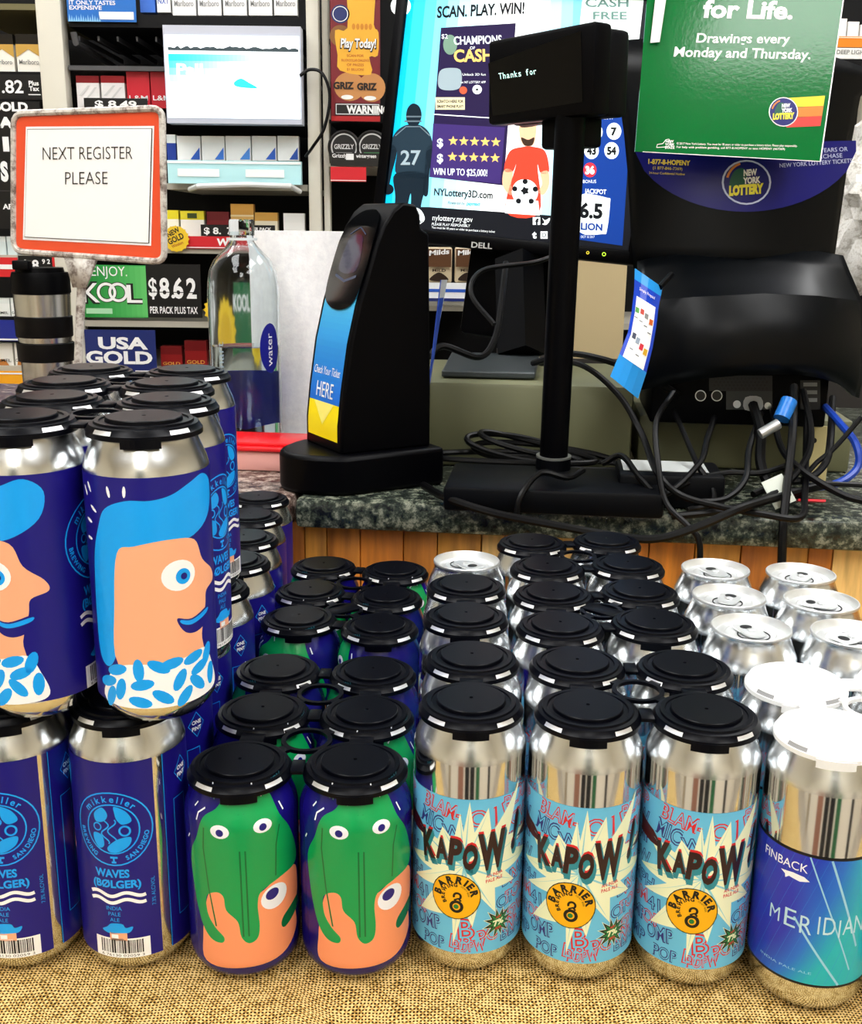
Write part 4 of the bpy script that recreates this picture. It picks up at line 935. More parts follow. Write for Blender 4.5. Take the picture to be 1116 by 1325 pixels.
mb.build('card_back', t); MB().tube([card_pt(.9, .1), card_pt(1.0, 0) + Vector((.012, .02, .012))], .003, bp_).build('clip', t)
# ---- power brick with pale label
FP = frame(P(800, 612, 1.10) * 1, CU, CV); FP.translation.z = CT
FP.translation = Vector((.235, 1.085, CT))
o = thing_w('power_brick', 'black power brick with a pale label on top', 'power adapter', FP.translation)
MB().box((0.01, 0, .018), (.105, .075, .034), bp2, FP, .004).build('casing', o); MB().box((0.005, .004, .0356), (.085, .05, .0008), mat('#B9BDBB', .5), FP).build('label', o)
o = thing_w('metal_bracket', 'upright cream metal bracket with a hole at right end of the cables', 'bracket', P(1061, 622, 1.185)); o.location.z = CT
bx0, bx1 = P(1044, 585, 1.185), P(1073, 585, 1.185); MB().box(((bx0.x+bx1.x)/2, 1.187, CT+.031), (bx1.x-bx0.x, .004, .062), mat('#C9BC86', .5, name='cream_bracket')).build('plate', o); MB().lathe([(0, 0), (.003, 0), (.003, .0006), (0, .0006)], dkp, 14, frame(P(1054, 570, 1.1848), (1, 0, 0), (0, 0, 1))).build('screw_hole', o)
# ---- cables
def cable(pts, r, label, m=rub, n=8, name='cable', plug=None):
    o = MB().tube(spline([Vector(p) for p in pts], n), r, m, 8).build(name); return tag(o, label, 'cable', 'cables on the counter')
def q(px, py, Y): return P(px, py, Y)
cable([q(548, 628, 1.10), q(580, 645, 1.035), q(640, 664, 1.015), q(720, 680, .99), q(800, 694, .975), q(850, 697, .965), q(900, 683, .965), q(960, 658, .98), q(1020, 640, 1.03), q(1075, 626, 1.06)], .0042, 'long black cable drooping along the granite edge in front')
cable([q(872, 508, 1.15), q(850, 545, 1.08), q(852, 600, 1.03), q(862, 650, 1.005), q(890, 680, .985), q(905, 700, .975), q(906, 745, .97)], .003, 'black cable dropping from the terminal past the granite edge')
cable([q(1028, 500, 1.14), q(1026, 560, 1.07), q(1020, 620, 1.03), q(1014, 680, .995), q(1012, 735, .985)], .0042, 'thick black cable hanging straight down at right, over granite')
cable([q(556, 460, 1.25), q(575, 448, 1.26), q(620, 462, 1.27), q(640, 440, 1.3), q(648, 400, 1.34), q(655, 340, 1.4)], .004, 'black cable looping behind the ticket checker up to the monitor')
cable([q(640, 420, 1.3), q(610, 380, 1.33), q(625, 350, 1.36), q(690, 340, 1.36), q(720, 330, 1.38)], .003, 'thin black cable crossing below the monitor badge')
coil = []; rc = random.Random(4)
for k in range(61):
    a = k/12*2*math.pi - 1.2; L_i = k/12; rx = .072 + .022*math.sin(L_i*2.1) + .012*math.sin(L_i*5.3); cxx = .118 + .022*math.sin(L_i*1.3)
    coil.append(Vector((cxx + rx*math.cos(a), 1.185 + .022*math.sin(a) + .004*math.sin(L_i*3), CT + .010 + .020*(1-math.cos(a+.5))*.75*(.6+.4*math.sin(L_i*2.7+1)) + .0025*L_i)))
cable(coil, .0034, 'coiled black cable heaped behind the pole display foot', n=4)
cable([q(880, 512, 1.18), q(860, 500, 1.17), q(820, 480, 1.17), q(780, 465, 1.19), q(735, 458, 1.24), q(690, 470, 1.3)], .0038, 'black cable running left from the terminal to the monitor pole')
cable([q(700, 470, 1.3), q(752, 472, 1.2), q(800, 510, 1.17), q(830, 560, 1.13), q(850, 610, 1.04), q(880, 640, 1.02), q(930, 655, 1.005), q(985, 665, .99), q(1035, 670, .985), q(1042, 640, 1.03), q(1044, 560, 1.12), q(1046, 520, 1.19)], .0034, 'black cable sloping down to the right behind the power brick')
cable([q(755, 608, 1.06), q(735, 618, 1.04), q(700, 612, 1.035), q(675, 640, 1.012), q(668, 668, 1.008)], .0032, 'short black cord with plug lying over the display foot')
cable([q(780, 600, 1.10), q(805, 590, 1.09), q(830, 620, 1.045), q(860, 640, 1.03), q(905, 600, 1.06), q(915, 570, 1.1), q(925, 540, 1.17)], .0032, 'black cable arching over the power brick')
cable([q(872, 530, 1.19), q(885, 560, 1.13), q(905, 605, 1.06), q(920, 625, 1.05), q(922, 650, 1.03), q(890, 660, 1.02)], .003, 'small black cable loop in the middle of the tangle')
cable([q(975, 524, 1.17), q(985, 560, 1.12), q(985, 600, 1.08), q(1000, 630, 1.05), q(1040, 640, 1.04)], .0055, 'thick black monitor cable from the round port')
cable([q(1062, 520, 1.19), q(1085, 545, 1.12), q(1108, 575, 1.08), q(1110, 605, 1.07), q(1085, 625, 1.06), q(1045, 632, 1.05)], .004, 'blue network cable curving at far right', mat('#123A9C', .35))
cable([q(1040, 505, 1.15), q(1050, 560, 1.1), q(1040, 600, 1.06), q(1000, 640, 1.03), q(940, 660, 1.015), q(870, 668, 1.01)], .0036, 'black cable sweeping from the right leg towards the left')
cable([q(1115, 540, 1.08), q(1080, 580, 1.075), q(1056, 600, 1.07), q(1040, 625, 1.055), q(1075, 626, 1.05), q(1116, 628, 1.05)], .0026, 'thin black wire passing in front of the beige box at right')
cable([q(985, 535, 1.17), q(970, 580, 1.1), q(965, 620, 1.05), q(940, 645, 1.03), q(900, 650, 1.025)], .0034, 'black cable bending left below the round port')
cable([q(1000, 530, 1.17), q(1012, 580, 1.09), q(1040, 610, 1.05), q(1090, 640, 1.03), q(1125, 650, 1.02)], .0036, 'black cable running to the right edge along the granite')
cable([q(850, 640, 1.03), q(900, 622, 1.05), q(940, 612, 1.06), q(985, 612, 1.06), q(1025, 600, 1.07)], .003, 'black cable lying flat on the granite behind the tangle')
cable([q(1078, 515, 1.19), q(1075, 570, 1.09), q(1068, 600, 1.07), q(1045, 620, 1.06), q(1010, 625, 1.06), q(975, 640, 1.04)], .0038, 'black cable curling down from the right leg')
mb = MB(); mb.tube([q(1022, 518, 1.10), q(1012, 542, 1.09)], .0085, mat('#1670C8', .3), 12); mb.tube([q(1008, 548, 1.088), q(984, 562, 1.085)], .0055, mat('#C9CDD0', .3, .8), 12)
o = mb.build('blue_plug'); tag(o, 'blue plug with a silver shell hanging under the terminal', 'plug')
o = MB().box((0, 0, 0), (.022, .03, .001), ink('#C9CFC4'), frame(q(1008, 636, 1.03), (1, .1, .45), (-.3, .5, .9))).build('cable_tag'); tag(o, 'pale paper tag tied on the cables', 'tag')
o = MB().box((0, 0, 0), (.026, .002, .009), ink('#E02030'), frame(q(1050, 648, 1.03), CU, (0, .4, 1))).build('red_tag'); tag(o, 'small red tag beside the cables on the granite', 'tag')
# ---- rusty sign on a stand
rust = speckle('rusty_paint', ['#4A3A30', '#8C8078', '#C9C4BC', '#DAD7D2'], 60, .5, .3, 6, [.3, .42, .52, .7])
sO, sR = P(18, 146, 1.47), P(211, 140, 1.375); sn = (sR-sO).cross(Vector((0, 0, 1)))
fnR = plane_px(sO, sn); t = thing_w('register_sign', 'rusty framed orange sign reading NEXT REGISTER PLEASE on a post', 'sign', Vector((fnR(97, -560, 0).x, fnR(97, -560, 0).y, CT)))
def rrect(q4, r, n=4):
    out = []
    for i in range(4):
        p, a, b = Vector(q4[i]), Vector(q4[i-1]), Vector(q4[(i+1) % 4]); s1 = p + (a-p).normalized()*r; s2 = p + (b-p).normalized()*r
        for k in range(n+1): u = k/n; out.append(tuple(s1*(1-u)**2 + p*2*u*(1-u) + s2*u*u))
    return out
Q = [(18, -325), (213, -339), (210, -140), (18, -147)]
rim = [fnR(x, y, 0) for x, y in rrect(Q, 14)]
MB().tube(rim + rim[:2], .0042, rust, 8).build('frame', t)
A = Art(.0006); Qi = [(20, -323), (211, -337), (208, -142), (20, -149)]; A.poly(rrect(Qi, 12), ink('#E8532F'), 0); A.build('board', fnR, t); sheet('back_plate', fnR, rrect(Qi, 12), .003, rust, t)
A = Art(.0006); A.poly([(30, -310), (196, -318), (200, -163), (34, -164)], ink('#FBFBFB', .5), 1); A.poly([(32.5, -307), (194, -315), (198, -166), (36, -167)], ink('#3A3A3A'), 2); A.poly([(33.3, -306.2), (193.2, -314.2), (197.2, -166.8), (36.8, -167.8)], ink('#FBFBFB', .5), 3)
A.text('NEXT REGISTER', 57, -207, 17.5, ink('#1C1C1E'), 4, 'l', -.012, 0, 116, .01); A.text('PLEASE', 86, -239, 17.5, ink('#1C1C1E'), 4, 'l', -.012, 0, 55, .01); A.build('paper', fnR, t)
bt = fnR(97, -480, -.006); tp = fnR(103, -332, -.006); bot = tp + (bt-tp)*((tp.z-CT)/(tp.z-bt.z))
MB().tube([tp, bot], .0058, rust, 10).build('post', t)
A = Art(.001); A.poly([(84, -330), (126, -336), (112, -372), (96, -372)], rust, 0); o = A.build('bracket', lambda x, y, z: fnR(x, y, z+.003), t); so = o.modifiers.new('thick', 'SOLIDIFY'); so.thickness = .004
MB().lathe([(0, 0), (.028, 0), (.028, .006), (.012, .012), (0, .012)], rust, 24, Matrix.Translation(bot)).build('foot_plate', t)
# ---- travel mug
Y = 1.50; c = P(57, 420, Y); zz = lambda y: P(57, y, Y).z; R = .0378
t = thing('travel_mug', 'steel travel mug with black lid and black grips', 'mug', (c.x, Y, CT)); steel = mat('#C9C9C6', .25, 1., name='brushed_steel')
zs = [(zz(y)-CT) for y in (346, 352, 380, 408, 435, 442, 466)]
MB().lathe([(0, 0), (R*.86, 0), (R*.88, .003), (R*.9, zs[6]), (R*.93, zs[5]), (R*.95, zs[4]), (R*.97, zs[3]), (R, zs[2]), (R*.9, zs[2]+.001), (0, zs[2]+.001)], steel, 40).build('body', t)
MB().lathe([(R*.99, zs[2]), (R*1.03, zs[2]+.002), (R*1.02, zs[1]-.006), (R*.97, zs[1]), (R*.85, zs[1]), (R*.82, zs[0]), (R*.3, zs[0]), (0, zs[0])], bp_, 40).build('lid', t)
for a, b in ((4, 3), (6, 5)): MB().lathe([(R*.9, zs[a]), (R*.985, zs[a]), (R*1.0, zs[a]+.001), (R*1.015, zs[b]-.001), (R*.97, zs[b])], rub, 40).build('grip', t)
MB().box((-.012, -R*.8, zs[0]+.004), (.022, .018, .012), bp2, None, .002).build('sip_tab', t)
# ---- water bottle
Y = 1.34; c = P(317, 430, Y); zz = lambda y: P(317, y, Y).z - CT
t = thing('water_bottle', 'clear plastic water bottle with round blue label', 'bottle', (c.x, Y, CT))
m_pet = mat('#F4FAFC', .04, name='clear_plastic'); nn, ll, bb = nodes_of(m_pet); bb.inputs['Transmission Weight'].default_value = 1.; bb.inputs['IOR'].default_value = 1.3
m_wat = mat('#EEF6FA', .0, name='water'); nn, ll, bb = nodes_of(m_wat); bb.inputs['Transmission Weight'].default_value = 1.; bb.inputs['IOR'].default_value = 1.12
R = .0437; H = zz(300)
out = [(0, .006), (.02, .004), (.033, 0), (.039, .004), (R, .012), (R, zz(380)), (R*.985, zz(365)), (R*.93, zz(350)), (R*.80, zz(337)), (R*.6, zz(327)), (R*.42, zz(318)), (.0145, zz(312)), (.0135, H)]
th_ = .0012; inn = [(max(0, r-th_), z + (th_ if z < .01 else 0)) for r, z in reversed(out)]; MB().lathe(out + [(inn[0][0], H)] + inn[1:], m_pet, 40).build('bottle_body', t)
MB().lathe([(0, .007), (.032, .005), (R-.0016, .014), (R-.0016, zz(446)), (0, zz(446))], m_wat, 36).build('water', t)
MB().lathe([(.0155, H-.004), (.0155, H+.012), (.0145, H+.0145), (0, H+.0145)], m_pet, 28).build('cap', t); 
MB().lathe([(.0145, H-.010), (.0185, H-.010), (.0185, H-.007), (.0145, H-.007)], mat('#DDE6EA', .3), 28).build('neck_ring', t)
lb = ink('#1A1F8A', .3); bfn = lambda x, y, z: Vector(((R+.0006+z)*math.sin(x*.001/R), -(R+.0006+z)*math.cos(x*.001/R), y*.001))
A = Art(.0001); A.disc(40, 128, 15, lb, 0, 30); A.text('water', 43, 106, 9, wht, 1, 'l', .0, 0, 40, math.pi/2); A.build('label', bfn, t, 4, True)
A = Art(.0001); A.text('smart', -20, 92, 10, mat('#8FA8B8', .3), 1, 'l', 0, 0, 44, math.pi/2); A.build('side_lettering', bfn, t, 4, True)
A = Art(.0001); A.poly([(-176, 36), (-128, 22), (-80, 36), (-80, 96), (-176, 96)], ink('#2230B8', .3), 0); A.build('back_label', bfn, t, 4, True)
# ---- paper towels
t = thing('paper_towel_roll', 'white paper towel roll standing beside the ticket checker', 'paper towel', (P(392, 450, 1.47).x, 1.47, CT))
m_pt = speckle('paper_towel', ['#EDEDF0', '#F6F6F8', '#FFFFFF'], 90, .9, .4)
H = P(392, 299, 1.44).z - CT; MB().lathe([(.02, 0), (.068, 0), (.068, H), (.02, H), (.02, 0)], m_pt, 48).build('sheets', t); MB().lathe([(.0195, .001), (.0195, H-.001), (.018, H-.001), (.018, .001), (.0195, .001)], mat('#A98A60', .8), 24).build('core', t)
# ---- red lidded box
FR_ = frame(Vector((-.195, 1.232, CT)), CU, CV); t = thing_w('food_container', 'clear food container with a red lid beside the ticket checker', 'container', FR_.translation)
MB().box((0, 0, .012), (.115, .072, .024), mat('#E8A8A0', .25, name='pink_plastic'), FR_, .005).build('tub', t)
mb = MB(); mb.box((0, 0, .0265), (.124, .08, .005), mat('#E0121E', .3), FR_, .002); mb.box((0, 0, .031), (.106, .064, .005), mat('#E0121E', .3), FR_, .002); mb.build('lid', t)
# ================================================================== CIGARETTE SHELVES BEHIND THE COUNTER
YS = 2.5
post_m = mat('#DAD6C8', .5, name='cream_metal'); shelf_m = mat('#B9B4A6', .5, name='shelf_metal'); dark_m = mat('#08080A', .6, spec=.2, name='shelf_dark'); grey_m = mat('#4A4A4C', .6, name='shelf_grey')
t = thing_w('cigarette_shelf', 'cream and black cigarette shelving along the wall behind the counter', 'shelf', (-.3, YS+.25, FLOOR))
def vpost(px0, px1, Y, pxt=None):
    r = Rect(px0, 100, px1, 200, Y); MB().box(((r.X0+r.X1)/2, Y+.02, .55), (r.W, .04, 2.6), post_m, None, .003).build('post', t)
vpost(56, 88, YS-.012); vpost(398, 414, YS-.012); vpost(418, 426, YS+.01); vpost(1118, 1130, YS)
MB().box((-.3, YS+.42, .55), (3.0, .02, 2.6), dark_m).build('back_panel', t)
def board(px0, px1, y0, y1, Y=YS, depth=.38, m=shelf_m):
    r = Rect(px0, y0, px1, y1, Y); MB().box(((r.X0+r.X1)/2, Y+.004+depth/2, (r.Z0+r.Z1)/2), (r.W, depth, max(.006, r.H)), m).build('shelf', t)
for a in ((88, 398, 20, 36, dark_m), (88, 398, 86, 92, grey_m), (88, 398, 148, 158, dark_m), (215, 398, 238, 246, shelf_m), (88, 398, 318, 328, shelf_m), (88, 398, 416, 424, shelf_m), (88, 398, 476, 486, shelf_m),
          (-60, 56, 4, 12, mat('#6B6440', .5)), (-60, 56, 92, 97, dark_m), (-60, 56, 330, 336, shelf_m), (-60, 56, 410, 416, dark_m), (-60, 56, 474, 480, shelf_m),
          (426, 600, 212, 217, shelf_m), (426, 620, 396, 402, shelf_m), (426, 700, 156, 160, dark_m), (700, 1118, 90, 98, shelf_m), (700, 1118, 420, 428, shelf_m), (1000, 1118, 205, 210, shelf_m)):
    board(a[0], a[1], a[2], a[3], YS, .38, a[4])
rb = Rect(90, 92, 398, 150, YS); mb = MB()
for i in range(14): mb.box((rb.X0 + .02 + i*.042, YS+.2, P(200, 40, YS).z - .012), (.004, .34, .01), grey_m)
mb.build('pusher_rails', t)
mb = MB(); mb.tube([P(95, 42, YS), P(98, 55, YS), P(150, 88, YS+.3)], .007, grey_m); mb.build('bracket', t)
# packs -------------------------------------------------------------
def pack(x0, y0, x1, y1, top, body, label, group, word=None, wc='#222222', Y=YS+.02, split=.27, emb=None, name='cigarette_pack'):
    r = Rect(x0, y0, x1, y1, Y); d = .023; c = lambda h: ink(h, .3)
    th = thing_w(name, label, 'cigarette pack', ((r.X0+r.X1)/2, Y+d/2, r.Z0), group)
    zs = r.Z1 - r.H*split; g = .0012
    MB().box(((r.X0+r.X1)/2, Y+d/2, (r.Z0+zs)/2), (r.W-g, d, zs-r.Z0), c(body)).build('carton', th)
    MB().box(((r.X0+r.X1)/2, Y+d/2, (r.Z1+zs)/2), (r.W-g, d, r.Z1-zs), c(top)).build('flip_top', th)
    A = Art(.0006); w_, h_ = x1-x0, y1-y0
    if emb:
        for q, hx in emb: A.poly([(x0 + a*w_, -(y0 + b*h_)) for a, b in q], c(hx), 1)
    if word: A.text(word, (x0+x1)/2, -(y0 + h_*.80), h_*.13, c(wc), 2, 'c', .01, 0, w_*.8)
    if emb or word: A.build('front_print', r.fn(.0004), th)
    return th
chev = lambda hx: [([(.0, .27), (1, .27), (1, .62), (.5, .40), (0, .62)], hx)]
g = 'packs on the top shelf strip'
for i, nm in enumerate(('leftmost', 'second', 'third', 'fourth', 'rightmost')):
    x = 222 + i*33; pack(x, -40, x+31, 20, '#F2F2F2', '#FAFAFA', 'white pack at the very top of the picture, %s of five' % nm, g, 'Marlboro', '#9A9A9A', split=.2)
pack(180, -40, 200, 16, '#2E5FC0', '#3C74D8', 'blue pack right of the blue slogan sign at top', 'packs on the top shelf strip', None); pack(202, -40, 220, 16, '#F4F6FA', '#FFFFFF', 'white blue-lettered pack right of the blue slogan sign at top', 'packs on the top shelf strip', 'NXT', '#2E5FC0')
g = 'red packs behind the orange sign'
stripe = [([(.1, .62), (.5, .3), (.62, .3), (.22, .62)], '#D9D9D9'), ([(.4, .7), (.8, .35), (.9, .35), (.5, .7)], '#D9D9D9')]
for (a, b_, top, body, nm, e_, wd) in ((99, 129, '#8E1420', '#F3F0F0', 'maroon topped white pack, left of its pair, above the orange sign', stripe, None), (131, 162, '#A01622', '#F3F0F0', 'maroon topped white pack, right of its pair, above the orange sign', stripe, None), (164, 194, '#C41E30', '#D22436', 'bright red pack above the orange sign, beside the white packs', None, 'L&M'), (195, 222, '#B81A2C', '#C82032', 'bright red pack half behind the backlit panel', None, 'L&M')):
    pack(a, 98 if a < 163 else 89, b_, 140, top, body, nm, g, wd, '#FFFFFF', split=.22, emb=e_)
g = 'white packs under the backlit panel'
tri = lambda hx: [([(.55, .95), (.95, .95), (.95, .45)], hx)]
pack(216, 174, 228, 215, '#F2FAFC', '#1C3FA0', 'dark blue and white pack at left end under the backlit panel', g)
for i, (a, b_) in enumerate(((229, 260), (261, 291), (292, 325), (326, 358), (359, 387))):
    pack(a, 176, b_, 208, '#FFFFFF', '#FBFEFF', 'white pack with blue corner under backlit panel, %s of five' % ('leftmost', 'second', 'third', 'fourth', 'rightmost')[i], g, None, emb=tri(('#2A60C8', '#3C7CE0', '#4A90E8', '#2A60C8', '#2050B0')[i]))
g = 'packs in the row above the red price strip'
for (a, b_, y0, top, body, nm, wd, wc, e_) in ((216, 232, 272, '#E8DA2A', '#F6F4E6', 'yellow topped pack at the left end above the round gold sticker', None, '#222222', None), (234, 265, 273, '#E9DC34', '#F7F6F0', 'yellow topped white pack reading Winston', 'Winston', '#7A8A5A', [([(.3, .06), (.7, .06), (.7, .2), (.3, .2)], '#3A4A20')]),
        (268, 297, 274, '#6E0F1C', '#7C1422', 'dark red pack right of the yellow topped pack', None, '#FFFFFF', None), (299, 329, 264, '#D9A24A', '#E2B566', 'tall gold pack standing behind the bottle neck', None, '#FFFFFF', [([(.0, .25), (1, .25), (1, .29), (0, .29)], '#F4E0B0')]), (330, 360, 275, '#D0A04C', '#F0E6CC', 'gold and cream pack right of the tall gold pack', None, '#222222', None)):
    pack(a, y0, b_, 320, top, body, nm, g, wd, wc, emb=e_, split=.24)
pack(367, 276, 395, 320, '#F5F6F4', '#F9F9F7', 'plain white pack at the right end of its row by the post', g, 'IF', '#333333')
g = 'packs at the far left'
for (a, b_, nm) in ((-12, 18, 'left of its pair'), (21, 53, 'right of its pair')):
    pack(a, 44, b_, 93, '#1B1712', '#F6F2E8', 'black topped white and gold pack at far left, %s' % nm, g, 'Marlboro', '#8A8A88', emb=chev('#C9A04E'))
for (a, b_, nm) in ((-8, 8, 'left'), (9, 22, 'right')): pack(a, 306, b_, 330, '#E8F2F2', '#DCECEE', 'pale green white pack left of the rusty sign, %s one' % nm, 'pale packs at the far left')
for (a, b_, nm) in ((-10, 13, 'left'), (14, 28, 'right')): pack(a, 386, b_, 411, '#E9EFEA', '#F3F6F2', 'pale pack lettered in black left of the mug lid, %s one' % nm, 'pale packs at the far left', 'CAMEL', '#222222')
for (a, b_, nm) in ((-12, 17, 'left'), (19, 32, 'right')): pack(a, 444, b_, 474, '#F4F0E6', '#F7F3EA', 'cream pack with brown camel picture beside the mug, %s one' % nm, 'cream packs beside the mug', 'CAMEL', '#222222', emb=[([(.2, .95), (.35, .7), (.6, .68), (.8, .95)], '#C07A3A')])
for (a, b_, nm) in ((208, 236, 'left of its pair'), (239, 268, 'right of its pair')): pack(a, 448 if a < 220 else 441, b_, 478, '#6E1216', '#8A1A1C', 'dark red gold-lettered pack between blue sign and bottle, %s' % nm, 'dark red packs by the bottle', 'GOLD', '#D9A24A', split=.35)
# signs ---------------------------------------------------------------
def sign(x0, y0, x1, y1, bg, label, fnart, name='price_sign', cat='sign', Y=YS-.004, group=None, rough=.4):
    r = Rect(x0, y0, x1, y1, Y); m = ink(bg, rough) if isinstance(bg, str) else bg
    th = thing_w(name, label, cat, ((r.X0+r.X1)/2, Y, r.Z0), group)
    MB().box(((r.X0+r.X1)/2, Y+.0022, (r.Z0+r.Z1)/2), (r.W, .0036, r.H), m).build('plate', th)
    A = Art(.0005); fnart(A); A.build('print', r.fn(-.0004+.0004), th); return th
I = ink
BK, W_ = '#0A0A0C', I('#F4F4F4')
def f(A):
    A.text('IT ONLY TASTES', 89, -6, 5.5, W_, 1, 'l', .02, 0, 60); A.text('EXPENSIVE', 89, -12.5, 5.5, W_, 1, 'l', .02, 0, 42); A.rect(127, -25, 172, -15, I('#F2F8FC'), 1)
    for i in range(14): A.poly([(87+i*3, -28), (90+i*3, -28), (88.5+i*3, -18-(i*7 % 5))], I('#8CC8F0'), 1)
sign(86, -30, 175, 28, '#1E6FC8', 'blue shelf sign reading IT ONLY TASTES EXPENSIVE', f, 'slogan_sign')
def f(A): A.text('$ 8.49', 150, -139, 9, W_, 1, 'c', .03, 0, 54)
sign(109, 127, 191, 150, BK, 'black price sign reading $ 8.49 above the orange sign', f)
def f(A):
    A.text('.82', 2, -120, 17, W_, 1, 'l', .02, 0, 28); A.text('Plus', 44, -110, 6, W_, 1, 'c', .03); A.text('Tax', 44, -117, 6, W_, 1, 'c', .03); A.line([(36, -122), (52, -122)], 1.2, W_, 1)
sign(-40, 96, 57, 128, BK, 'black price sign at far left reading .82 Plus Tax', f)
def f(A):
    A.text('BOLD', 20, -143, 11, W_, 1, 'c', .05, 0, 44); A.text('LA', 8, -164, 13, W_, 1, 'c', .06, 0, 28); A.rect(6, -195, 14, -176, W_, 1); A.text('S', 5, -232, 24, W_, 1, 'c', .06, 0, 10); A.text('APE', 8, -270, 7, W_, 1, 'c', .03, 0, 18); A.line([(-30, -246), (56, -246)], 1, I('#3A3A3E'), 1)
sign(-40, 131, 57, 296, BK, 'tall black sign with bold white letters left of the orange sign', f, 'advert_sign')
def f(A): A.text('$', 33, -345, 9, W_, 1, 'c', .03); A.text('8', 46, -349, 13, W_, 1, 'c', .03); A.text('9 2', 60, -341, 6, W_, 1, 'c', .03); A.rect(68, -350, 74, -332, I('#D8262B'), 1)
sign(24, 331, 75, 354, BK, 'small black price sign reading $8 92 above the mug', f)
sign(-40, 333, 23, 358, '#D8262B', 'red and white price strip at the left edge by the mug', lambda A: A.rect(-40, -348, 23, -342, W_, 1), 'price_strip')
sign(-40, 414, 28, 441, '#1C2A8A', 'dark blue price strip at the left edge by the mug', lambda A: A.rect(-40, -440, 28, -438, W_, 1), 'price_strip')
sign(-40, 480, 32, 506, '#F5A81C', 'amber price strip at left edge below the cream packs', lambda A: A.rect(-40, -484, 32, -482, W_, 1), 'price_strip')
kg = I('#2FA24A')
def f(A):
    for i in range(12): A.rect(107+i*6.9, -410, 107+(i+1)*6.9+.1, -344, I('#%02X%02X%02X' % (20+int(i*7), 130+int(i*6), 50+int(i*5))), .5)
    A.text('ENJOY.', 120, -357, 13, W_, 2, 'l', 0, 0, 46)
    for dx, m, L, b in ((0, I('#101010'), 1, .07), (0, W_, 2, .01)): A.text('K', 107, -391, 26, m, L, 'l', b, 0, 22); A.ring(138, -378, 9 if L == 2 else 8, 12.5 if L == 2 else 13.5, m, L); A.ring(153, -378, 9 if L == 2 else 8, 12.5 if L == 2 else 13.5, m, L + .2); A.text('L', 164, -391, 24, m, L, 'l', b, 0, 20)
    A.rect(110, -406, 144, -399, I('#A8D8B0'), 1)
sign(106, 343, 190, 411, '#2FA24A', 'green shelf sign reading ENJOY KOOL', f, 'brand_sign')
def f(A):
    A.text('$', 198, -383, 24, W_, 1, 'c', .02, 0, 11); A.text('8', 213, -385, 26, W_, 1, 'c', .03, 0, 13); A.text('.', 224, -385, 22, W_, 1, 'c', .02); A.text('6', 231, -385, 26, W_, 1, 'c', .03, 0, 13); A.text('2', 248, -385, 26, W_, 1, 'c', .03, 0, 13); A.line([(192, -378), (258, -378)], 1, I(BK), 2)
    A.text('PER PACK PLUS TAX', 224, -405.5, 9, W_, 1, 'c', .02, 0, 62)
sign(190, 342, 260, 411, BK, 'black price sign reading $8.62 PER PACK PLUS TAX', f)
def f(A):
    A.text('USA', 160, -451, 15, W_, 1, 'c', .04, 0, 64); A.text('GOLD', 154, -470, 16, W_, 1, 'c', .04, 0, 86); A.rect(174, -486, 200, -479, W_, 1)
sign(108, 427, 202, 487, '#1B2A6B', 'navy shelf sign reading USA GOLD', f, 'brand_sign')
def f(A): A.text('$ 8.', 275, -303, 8.5, W_, 1, 'c', .03, 0, 22); A.text('7', 297, -303, 9, W_, 1, 'c', .02); A.text('PER PACK', 338, -298, 4, W_, 1, 'c', .03, .1, 26); A.text('PLUS TAX', 336, -303, 4, W_, 1, 'c', .03, .1, 24)
sign(260, 291, 356, 306, BK, 'narrow black price sign reading $ 8. 7 behind the bottle neck', f)
def f(A): A.text('Winston', 306, -317.5, 9, W_, 1, 'c', .04, .1, 50); A.rect(240, -321, 335, -320, W_, 1)
sign(238, 306, 336, 322, '#D01E2A', 'red shelf strip reading Winston', f, 'price_strip')
th = thing_w('gold_sticker', 'round gold starburst sticker reading NEW GOLD', 'sticker', P(228, 325, YS-.012)); A = Art(.0006); yg = I('#EDC62C'); A.star(228, -309, 15, 17.5, 16, yg, 0); A.text('NEW', 226, -303, 6.5, I('#1A1A1A'), 1, 'c', .03, 0, 18, .5); A.text('GOLD', 229, -312, 7.5, I('#1A1A1A'), 1, 'c', .03, 0, 22, .45); A.text('Winston', 230, -318, 4, I('#B05A20'), 1, 'c', .02, 0, 16, .4)
rf = Rect(210, 290, 246, 326, YS-.012); A.build('print', rf.fn(), th); MB().lathe([(0, 0), (.028, 0), (.028, .002), (0, .002)], yg, 20, frame(P(228, 309, YS-.009), (1, 0, 0), (0, 0, 1))).build('disc', th)
th = thing_w('gold_sticker', 'round gold starburst sticker seen through the water bottle', 'sticker', P(283, 418, YS-.012)); A = Art(.0006); A.star(283, -401, 17, 20, 16, yg, 0); A.disc(283, -401, 12, I('#D9AE1E'), 1)
rf = Rect(262, 380, 304, 422, YS-.012); A.build('print', rf.fn(), th); MB().lathe([(0, 0), (.03, 0), (.03, .002), (0, .002)], yg, 20, frame(P(283, 401, YS-.009), (1, 0, 0), (0, 0, 1))).build('disc', th)
def f(A): A.text('KOOL', 312, -390, 10, W_, 1, 'c', .03, 0, 26); A.text('K', 336, -390, 10, W_, 1, 'c', .03)
sign(300, 366, 352, 414, '#12643A', 'dark green KOOL sign seen through the water bottle', f, 'brand_sign')
